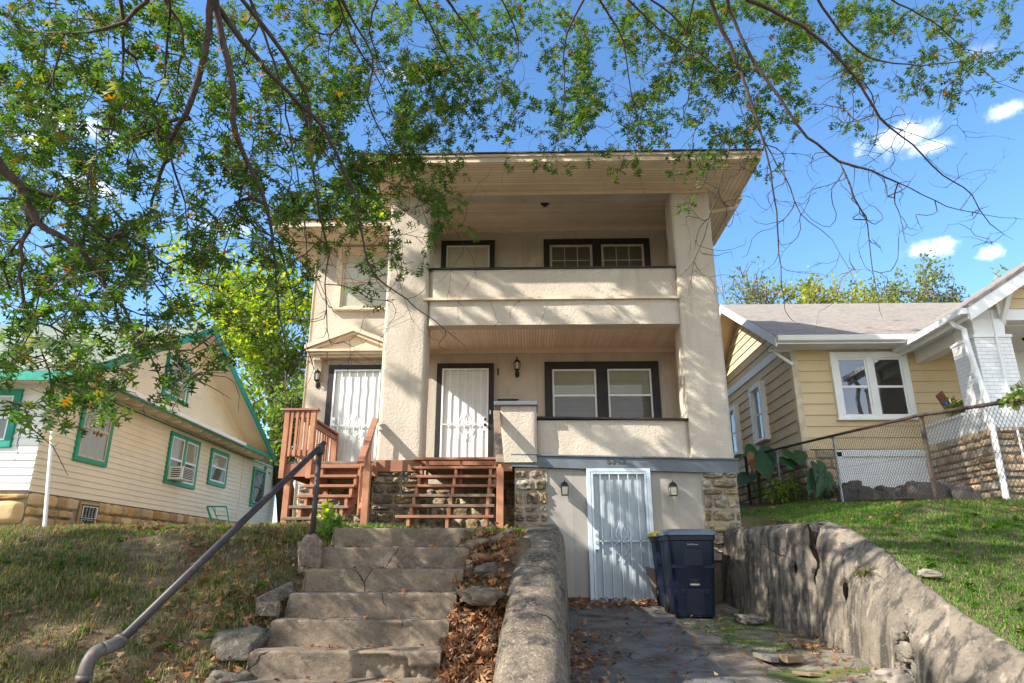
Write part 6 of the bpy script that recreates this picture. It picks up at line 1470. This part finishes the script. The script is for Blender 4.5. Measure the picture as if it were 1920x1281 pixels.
bgtree('thin_tree', 'rounded olive-green tree behind the right part of the tan bungalow roof', 20.6, 33, 3.8, (20.4, 33, 13.4), (2.7, 2.2, 4.0), LEAFO, 320, 20, .18, 10, .20)
bgtree('thin_tree', 'yellowing treetop just above the porch gable of the tan bungalow', 22.0, 27.5, 3.8, (22.0, 27.5, 11.6), (2.2, 1.8, 3.2), LEAFH, 120, 16, .18, 11, .18)

# ------------------------------------------------------------------ grass, weeds, fallen leaves
def blades(name, XY, h, mat, wd=.006, lean=.5, thick=None):
    N = len(XY); x = XY[:, 0]; y = XY[:, 1]; z = hz(x, y)-.01
    a = RNG.uniform(0, 2*np.pi, N); ln = RNG.uniform(.1, 1, N)*lean; w_ = wd*RNG.uniform(.6, 1.4, N)
    d = np.stack([np.cos(a), np.sin(a), np.zeros(N)], 1); s_ = np.stack([-np.sin(a), np.cos(a), np.zeros(N)], 1)
    b = np.stack([x, y, z], 1); up = np.array([0, 0, 1.])
    p1 = b+up*(h*.55)[:, None]+d*(h*ln*.35)[:, None]; p2 = b+up*(h*(1-.35*ln))[:, None]+d*(h*ln)[:, None]
    V = np.stack([b-s_*w_[:, None], b+s_*w_[:, None], p1-s_*(w_*.8)[:, None], p1+s_*(w_*.8)[:, None], p2], 1).reshape(-1, 3)
    k = (np.arange(N)*5)[:, None]
    q = (k+np.array([[0, 1, 3, 2]])); t_ = k+np.array([[2, 3, 4]])
    fl = np.concatenate([q, t_], 1).ravel(); lt = np.tile([4, 3], N)
    o = npmesh(name, V, fl, lt, mat); return o
def scatter(n, xr, yr, keepf):
    out = []; tot = 0
    while tot < n:
        x = RNG.uniform(*xr, n); y = RNG.uniform(*yr, n); m = keepf(x, y) > RNG.random(n); out.append(np.stack([x[m], y[m]], 1)); tot += m.sum()
        if m.sum() == 0: break
    return np.concatenate(out)[:n]
def vn(x, y, s_, ph=0): return .5+.25*(np.sin(x*s_+ph+1.7*np.sin(y*s_*.7))+np.sin(y*s_*1.3+ph*2+1.3*np.sin(x*s_*.9)))
def patch(x, y, s_=2.0, ph=0, n=5):
    v = 0
    for k in range(n): v = v+np.sin(x*s_*(1.6**k)*math.cos(k+ph)+y*s_*(1.6**k)*math.sin(k*1.7+ph)+k*2.1+ph)/(1.3**k)
    return 1/(1+np.exp(-1.6*v))
def near(x, y, y0=5.5): return np.clip((y0/np.maximum(np.hypot(x, y), .1))**1.6, .05, 1)
xy = scatter(130000, (-13, -2.12), (3.8, 12.7), lambda x, y: (.06+.94*patch(x, y, 3.0, .4)**2)*near(x, y)*np.where(x > -9.4, 1, y < 12.7))
hh = RNG.uniform(.025, .075, len(xy))*(1+.5*patch(xy[:, 0], xy[:, 1], 3, 2))
cl = scatter(420, (-9, -2.2), (4.0, 9.5), lambda x, y: near(x, y)*(.2+.8*patch(x, y, 1.9, 1.1)))
cxy = np.repeat(cl, 26, 0)+RNG.normal(size=(len(cl)*26, 2))*.035
tag(blades('clump_grass', cxy, RNG.uniform(.05, .15, len(cxy)), BLADEL, .0042, 1.0), 'longer tangled grass clumps standing up from the left bank', 'grass', kind='stuff')
cl = scatter(260, (3.95, 9), (5.2, 12), lambda x, y: near(x, y, 7)*(.2+.8*patch(x, y, 1.9, 3.1)))
cxy = np.repeat(cl, 24, 0)+RNG.normal(size=(len(cl)*24, 2))*.04
tag(blades('clump_grass', cxy, RNG.uniform(.04, .11, len(cxy)), BLADER, .0045, 1.0), 'longer grass clumps standing up from the right lawn', 'grass', kind='stuff')
xs_ = scatter(40000, (-9, -2.15), (3.9, 9), lambda x, y: near(x, y))
tag(blades('thatch', xs_, RNG.uniform(.012, .03, len(xs_)), M('straw', (.30, .24, .14), (.20, .15, .085), 9, rough=.9), .003, 3.0), 'dead straw lying between the grass of the left bank', 'grass', kind='stuff')
tag(blades('bank_grass', xy, hh, BLADEL, .0042, .9), 'thin patchy dry grass on the shaded bank left of the steps', 'grass', kind='stuff')
xy = scatter(130000, (3.84, 10.5), (4.6, 13.6), lambda x, y: (.6+.4*patch(x, y, 1.6, 1.4))*near(x, y, 8.5))
tag(blades('lawn_grass', xy, RNG.uniform(.022, .06, len(xy)), BLADER, .0045, .9), 'short green lawn grass above the retaining wall', 'grass', kind='stuff')
xy = np.concatenate([scatter(2600, (-.62, .12), (6.95, 11.0), lambda x, y: (x < cheekx(y)+.0)*(.2+.8*patch(x, y, 3, 3))), scatter(1300, (-2.6, -.4), (8.35, 9.6), lambda x, y: patch(x, y, 4, 1)), scatter(1500, (-8, -1), (11.4, 14), lambda x, y: .3+0*x)])
tag(blades('weedy_grass', xy, RNG.uniform(.03, .13, len(xy)), BLADER, .006, .8), 'tufts of longer grass at the head of the steps', 'grass', kind='stuff')
mx_ = scatter(1500, (2.0, 3.15), (8.0, 10.3), lambda x, y: (patch(x, y, 3.3, 5) > .6)*.8+(np.hypot((x-2.75)/.5, (y-8.7)/.55) < 1)*.9)
o = blades('driveway_weeds', mx_, RNG.uniform(.01, .035, len(mx_)), WEED, .005, .9)
o.location.z = .03; tag(o, 'low moss and weeds creeping over the driveway by the wall', 'weeds', kind='stuff')
# broad-leaved weeds
wp = scatter(150, (-7, -2.2), (4.3, 9), lambda x, y: near(x, y)*patch(x, y, 1.3, 2.5)); wp = np.concatenate([wp, scatter(70, (3.95, 6.5), (5.2, 9), lambda x, y: near(x, y))])
pos = []; dr = []; sz = []
for (x, y) in wp:
    n_ = RNG.integers(3, 8)
    for _ in range(n_):
        a = RNG.uniform(0, 6.28); pos.append((x, y, float(hz(x, y))+.01)); dr.append((math.cos(a), math.sin(a), RNG.uniform(.2, 1.1))); sz.append(RNG.uniform(.05, .11))
pos = np.array(pos); N = len(pos)
V, Fa = place_leaves(pos, np.array(dr), np.tile([0, 0, 1.], (N, 1))+unit(N)*.3, np.array(sz), OVAL_V, OVAL_F, RNG.uniform(.1, .5, N), RNG.uniform(.1, .6, N))
tag(leafobj('broadleaf_weeds', V, Fa, WEED), 'bright broad-leaved weeds dotted through the grass', 'weeds', kind='stuff')
def litter(name, xy, zf, sz, label, lift=.03, tilt=.55):
    N = len(xy); z = zf(xy[:, 0], xy[:, 1])+RNG.uniform(.004, lift, N)
    a = RNG.uniform(0, 6.283, N); d = np.stack([np.cos(a), np.sin(a), RNG.normal(size=N)*.35], 1)
    V, Fa = place_leaves(np.stack([xy[:, 0], xy[:, 1], z], 1), d, np.tile([0, 0, 1.], (N, 1))+unit(N)*tilt, RNG.uniform(*sz, N), OAK_V, OAK_F, RNG.uniform(-.2, 1.0, N), RNG.uniform(-.6, .8, N))
    tag(leafobj(name, V, Fa, LITTER), label, 'leaves', kind='stuff')
hv = lambda x, y: hz(x, y)
strip = scatter(2300, (-.95, .02), (4.2, 7.3), lambda x, y: (x > -.60-.10*(7.3-y)/1.8-.0)*(x < cheekx(y)+.02)*np.where(y > 6.2, .35, 1.0))
litter('strip_leaves', strip, hv, (.07, .12), 'deep drift of orange-brown oak leaves in the strip beside the steps', .12, .9)
bank = np.concatenate([scatter(1900, (-7, -2.15), (4.1, 9), lambda x, y: (.10+.90*patch(x, y, 2.3, 4)**3)*near(x, y)), scatter(700, (-3.2, -2.2), (4.4, 6.6), lambda x, y: .2+.8*patch(x, y, 3, 1))])
litter('bank_leaves', bank, hv, (.04, .085), 'scattered brown oak leaves on the bank left of the steps', .05, .9)
lawn = np.concatenate([scatter(230, (3.95, 9), (5.5, 13), lambda x, y: near(x, y, 7)*patch(x, y, 1.2, 3)**2), scatter(170, (5.2, 7.8), (9, 10.6), lambda x, y: patch(x, y, 1.5, 2)**2)])
litter('lawn_leaves', lawn, hv, (.045, .085), 'scattered brown oak leaves on the right lawn', .04)
zd_ = lambda x, y: z_drive(x, y)+.03
drv = np.concatenate([scatter(520, (.2, .95), (5.5, 9.0), lambda x, y: np.clip(1.15-(x-.4)/.5, 0, 1)), scatter(260, (.45, 1.9), (10.4, 11.1), lambda x, y: np.clip((y-10.2)/.8, .05, 1)), scatter(150, (.6, 3.3), (6, 10.5), lambda x, y: .3+0*x), scatter(120, (2.9, 3.4), (6, 9), lambda x, y: .5+0*x)])
litter('driveway_leaves', drv, zd_, (.05, .10), 'brown leaves gathered along the driveway edges', .05)
stp = []
for i in range(8):
    y0 = SY0-SRUN*i
    for _ in range(16 if i else 40): stp.append((RNG.uniform(-2.05, -.7), y0+RNG.uniform(.03, .27), SZ0-SRISE*i+.006))
# ------------------------------------------------------------------ plants
def heart(P0, tip, nrm, w_, mb):
    P0 = Vector(P0); tip = Vector(tip); d = tip-P0; L_ = d.length; d.normalize(); s_ = d.cross(Vector(nrm)).normalized(); n = s_.cross(d)
    prof = [(-.28, .16), (-.22, .34), (-.05, .48), (.15, .5), (.4, .42), (.65, .27), (.85, .12), (1, .0)]
    rows = []
    for (t_, k) in prof:
        row = []
        for j in range(-4, 5):
            q = j/4; tt = t_ if t_ >= 0 else t_*min(1, abs(q)*1.6)
            row.append(tuple(P0+d*L_*tt+s_*w_*k*q+n*(.10*L_*abs(q)*k-.12*L_*tt*tt+.012*math.sin(9*tt+3*q))))
        rows.append(row)
    mb.grid(rows)
def eleph(label, base, leaves, dead=None):
    E = thing('elephant_ear', label, 'plant', base, 'elephant ears along the fence')
    for (P0, tip, w_, nr) in leaves:
        mb = MB(); b = Vector(base); a = Vector(P0); mb.tube([b, b.lerp(a, .5)+Vector((0, .05, .12)), a], [.022, .018, .012], 7); mb.build('stalk', WEED, E, smooth=True)
        mb = MB(); heart(P0, tip, nr, w_, mb); mb.build('leaf', ELEPH, E, smooth=True)
    if dead:
        mb = MB()
        for q in dead: heart(q[0], q[1], (0, -1, .3), .14, mb)
        mb.build('withered_leaf', LITTER, E, smooth=True)
y_ = 14.9
def A3(u, v, y): return tuple(at(u, v, y))
g0 = at(1425, 930, y_); eleph('giant-leaved elephant ear with a withered orange leaf beside the far fence post', (float(g0[0]), y_, float(hz(g0[0], y_))),
      [(A3(1424, 850, 14.8), A3(1442, 897, 14.3), .62, (-.2, -1, .35)), (A3(1416, 846, 15.0), A3(1398, 852, 14.8), .45, (0, -1, .5)), (A3(1402, 893, 15), A3(1386, 908, 14.8), .4, (0, -.6, 1))], [(A3(1408, 852, 14.6), A3(1404, 872, 14.6)), (A3(1412, 866, 14.6), A3(1410, 886, 14.5))])
y_ = 14.3
g0 = at(1492, 930, 13.8); eleph('elephant ear with one broad drooping leaf near the corner of the tan bungalow', (float(g0[0]), 13.8, float(hz(g0[0], 13.8))),
      [(A3(1488, 850, 13.9), A3(1505, 869, 13.6), .52, (.1, -1, .6)), (A3(1478, 862, 13.9), A3(1486, 880, 13.7), .4, (0, -1, .2))])
g0 = at(1540, 932, 13.3); eleph('dark green elephant ear with leaves hanging to the ground before the garage door', (float(g0[0]), 13.3, float(hz(g0[0], 13.3))),
      [(A3(1538, 885, 13.3), A3(1540, 932, 13.1), .27, (0, -1, .1)), (A3(1526, 890, 13.4), A3(1518, 930, 13.2), .24, (-.2, -1, .1)), (A3(1552, 892, 13.3), A3(1558, 928, 13.1), .22, (.3, -1, .1)), (A3(1532, 870, 13.4), A3(1548, 892, 13.2), .3, (.1, -1, .8)), (A3(1545, 900, 13.2), A3(1530, 934, 13.0), .2, (-.3, -1, .2))])
def tuft(name, label, c, n, L_, mat, wd=.012, cat='plant', spread=.8):
    pos = np.tile(np.array(c, float), (n, 1))+np.c_[RNG.normal(size=(n, 2))*.04, np.zeros(n)]
    a = RNG.uniform(0, 6.28, n); ele = RNG.uniform(.25, 1.6, n); T_ = thing(name, label, cat, c)
    mb = MB()
    for i in range(n):
        l = L_*RNG.uniform(.6, 1.1); d = Vector((math.cos(a[i])*spread, math.sin(a[i])*spread, ele[i])).normalized(); s_ = Vector((-math.sin(a[i]), math.cos(a[i]), 0)); p = Vector(pos[i]); rows = []
        for k in range(6):
            f = k/5; q = p+d*l*f+Vector((0, 0, -.55*l*f*f)); w_ = wd*(1-f**2)*.5+.001; rows.append([tuple(q-s_*w_), tuple(q+s_*w_)])
        mb.grid(rows)
    mb.build('leaves', mat, T_, smooth=True); return T_
q = at(1392, 1148, 9.95); tuft('grass_tuft', 'arching green grassy tuft at the foot of the retaining wall', (q[0], 9.9, z_drv(q[0], 9.9)), 60, .42, ELEPH, .02)
q = at(1560, 1090, 7.7); tuft('dry_tuft', 'dry grass tuft growing from a hollow in the retaining wall face', (3.60, 7.75, 1.44), 150, .30, BLADEL, .008)
tuft('lacy_shrub', 'feathery pale green shrub between the elephant ears and the garage door', (float(at(1545, 890, 13.7)[0]), 13.7, 2.75), 170, .85, WEED, .016, 'shrub', .6)
def bush(name, label, c, r, n, lsz, mat, cat='plant'):
    T_ = thing(name, label, cat, (c[0], c[1], c[2]-r[2])); pos = np.array(c)+unit(n)*RNG.random((n, 1))**.45*np.array(r)
    mb = MB()
    for k in range(7): mb.tube([(c[0], c[1], c[2]-r[2]), tuple(np.array(c)+unit(1)[0]*np.array(r)*.8)], [.006, .003], 4)
    mb.build('stem', BARKF, T_)
    V, Fa = place_leaves(pos, unit(n), unit(n)+np.array([0, 0, .6]), RNG.uniform(.7, 1.3, n)*lsz, OVAL_V, OVAL_F, RNG.uniform(0, .5, n), RNG.uniform(0, .5, n)); leafobj('foliage', V, Fa, mat, T_)
q = at(622, 985, 7.7); bush('leafy_weed', 'bright green leafy weed at the top left corner of the steps', (q[0], 7.75, float(hz(q[0], 7.75))+.12), (.13, .12, .15), 90, .09, WEED)
q = at(607, 965, 9.2); bush('leafy_weed', 'yellow-green weed growing under the left wooden stair', (q[0], 9.3, q[2]), (.16, .1, .18), 80, .08, LEAFY)
q = at(1470, 915, 14.0); bush('undergrowth_shrub', 'low dark green shrub between the two nearer elephant ears', (q[0], 14.0, float(hz(q[0], 14.0))+.22), (.42, .3, .26), 420, .09, LEAFG, 'shrub')
q = at(1812, 748, 12.6); bush('porch_fern', 'golden fern sitting on the porch parapet beside the white column', (q[0], 12.9, 4.36), (.22, .2, .20), 240, .08, LEAFH)
q = at(1912, 750, 12.0); bush('creeper', 'dark green creeper tangled in the top rail of the fence', (5.62, 7.75, 3.38), (.06, .28, .09), 220, .06, LEAFG)
pot = thing('potted_plant', 'potted spider plant standing on the front parapet right of the white column', 'plant', (9.15, 11.85, 4.21))
q = at(1912, 735, 11.85); mb = MB(); mb.lathe((q[0]+.02, 11.85, 4.21), [(.10, 0), (.13, .22), (.14, .22), (.14, .26), (.11, .26)], 14); mb.build('pot', SHADEW, pot)
tt_ = tuft('spider_leaves', None, (q[0]+.02, 11.85, 4.45), 40, .45, LEAFH, .02); 
for ch_ in list(tt_.children):
    ch_.parent = pot; ch_.location = Vector((q[0]+.02, 11.85, 4.45))-pot.location; ch_.name = 'spider_leaf_cluster'
bpy.data.objects.remove(tt_)
if stp:
    s3 = np.array(stp); N = len(s3); a = RNG.uniform(0, 6.283, N)
    V, Fa = place_leaves(s3, np.stack([np.cos(a), np.sin(a), np.zeros(N)], 1), np.tile([0, 0, 1.], (N, 1))+unit(N)*.3, RNG.uniform(.04, .09, N), OAK_V, OAK_F, RNG.uniform(0, .8, N), RNG.uniform(-.3, .6, N)); tag(leafobj('step_leaves', V, Fa, LITTER), 'few curled brown leaves lying on the concrete treads', 'leaves', kind='stuff')
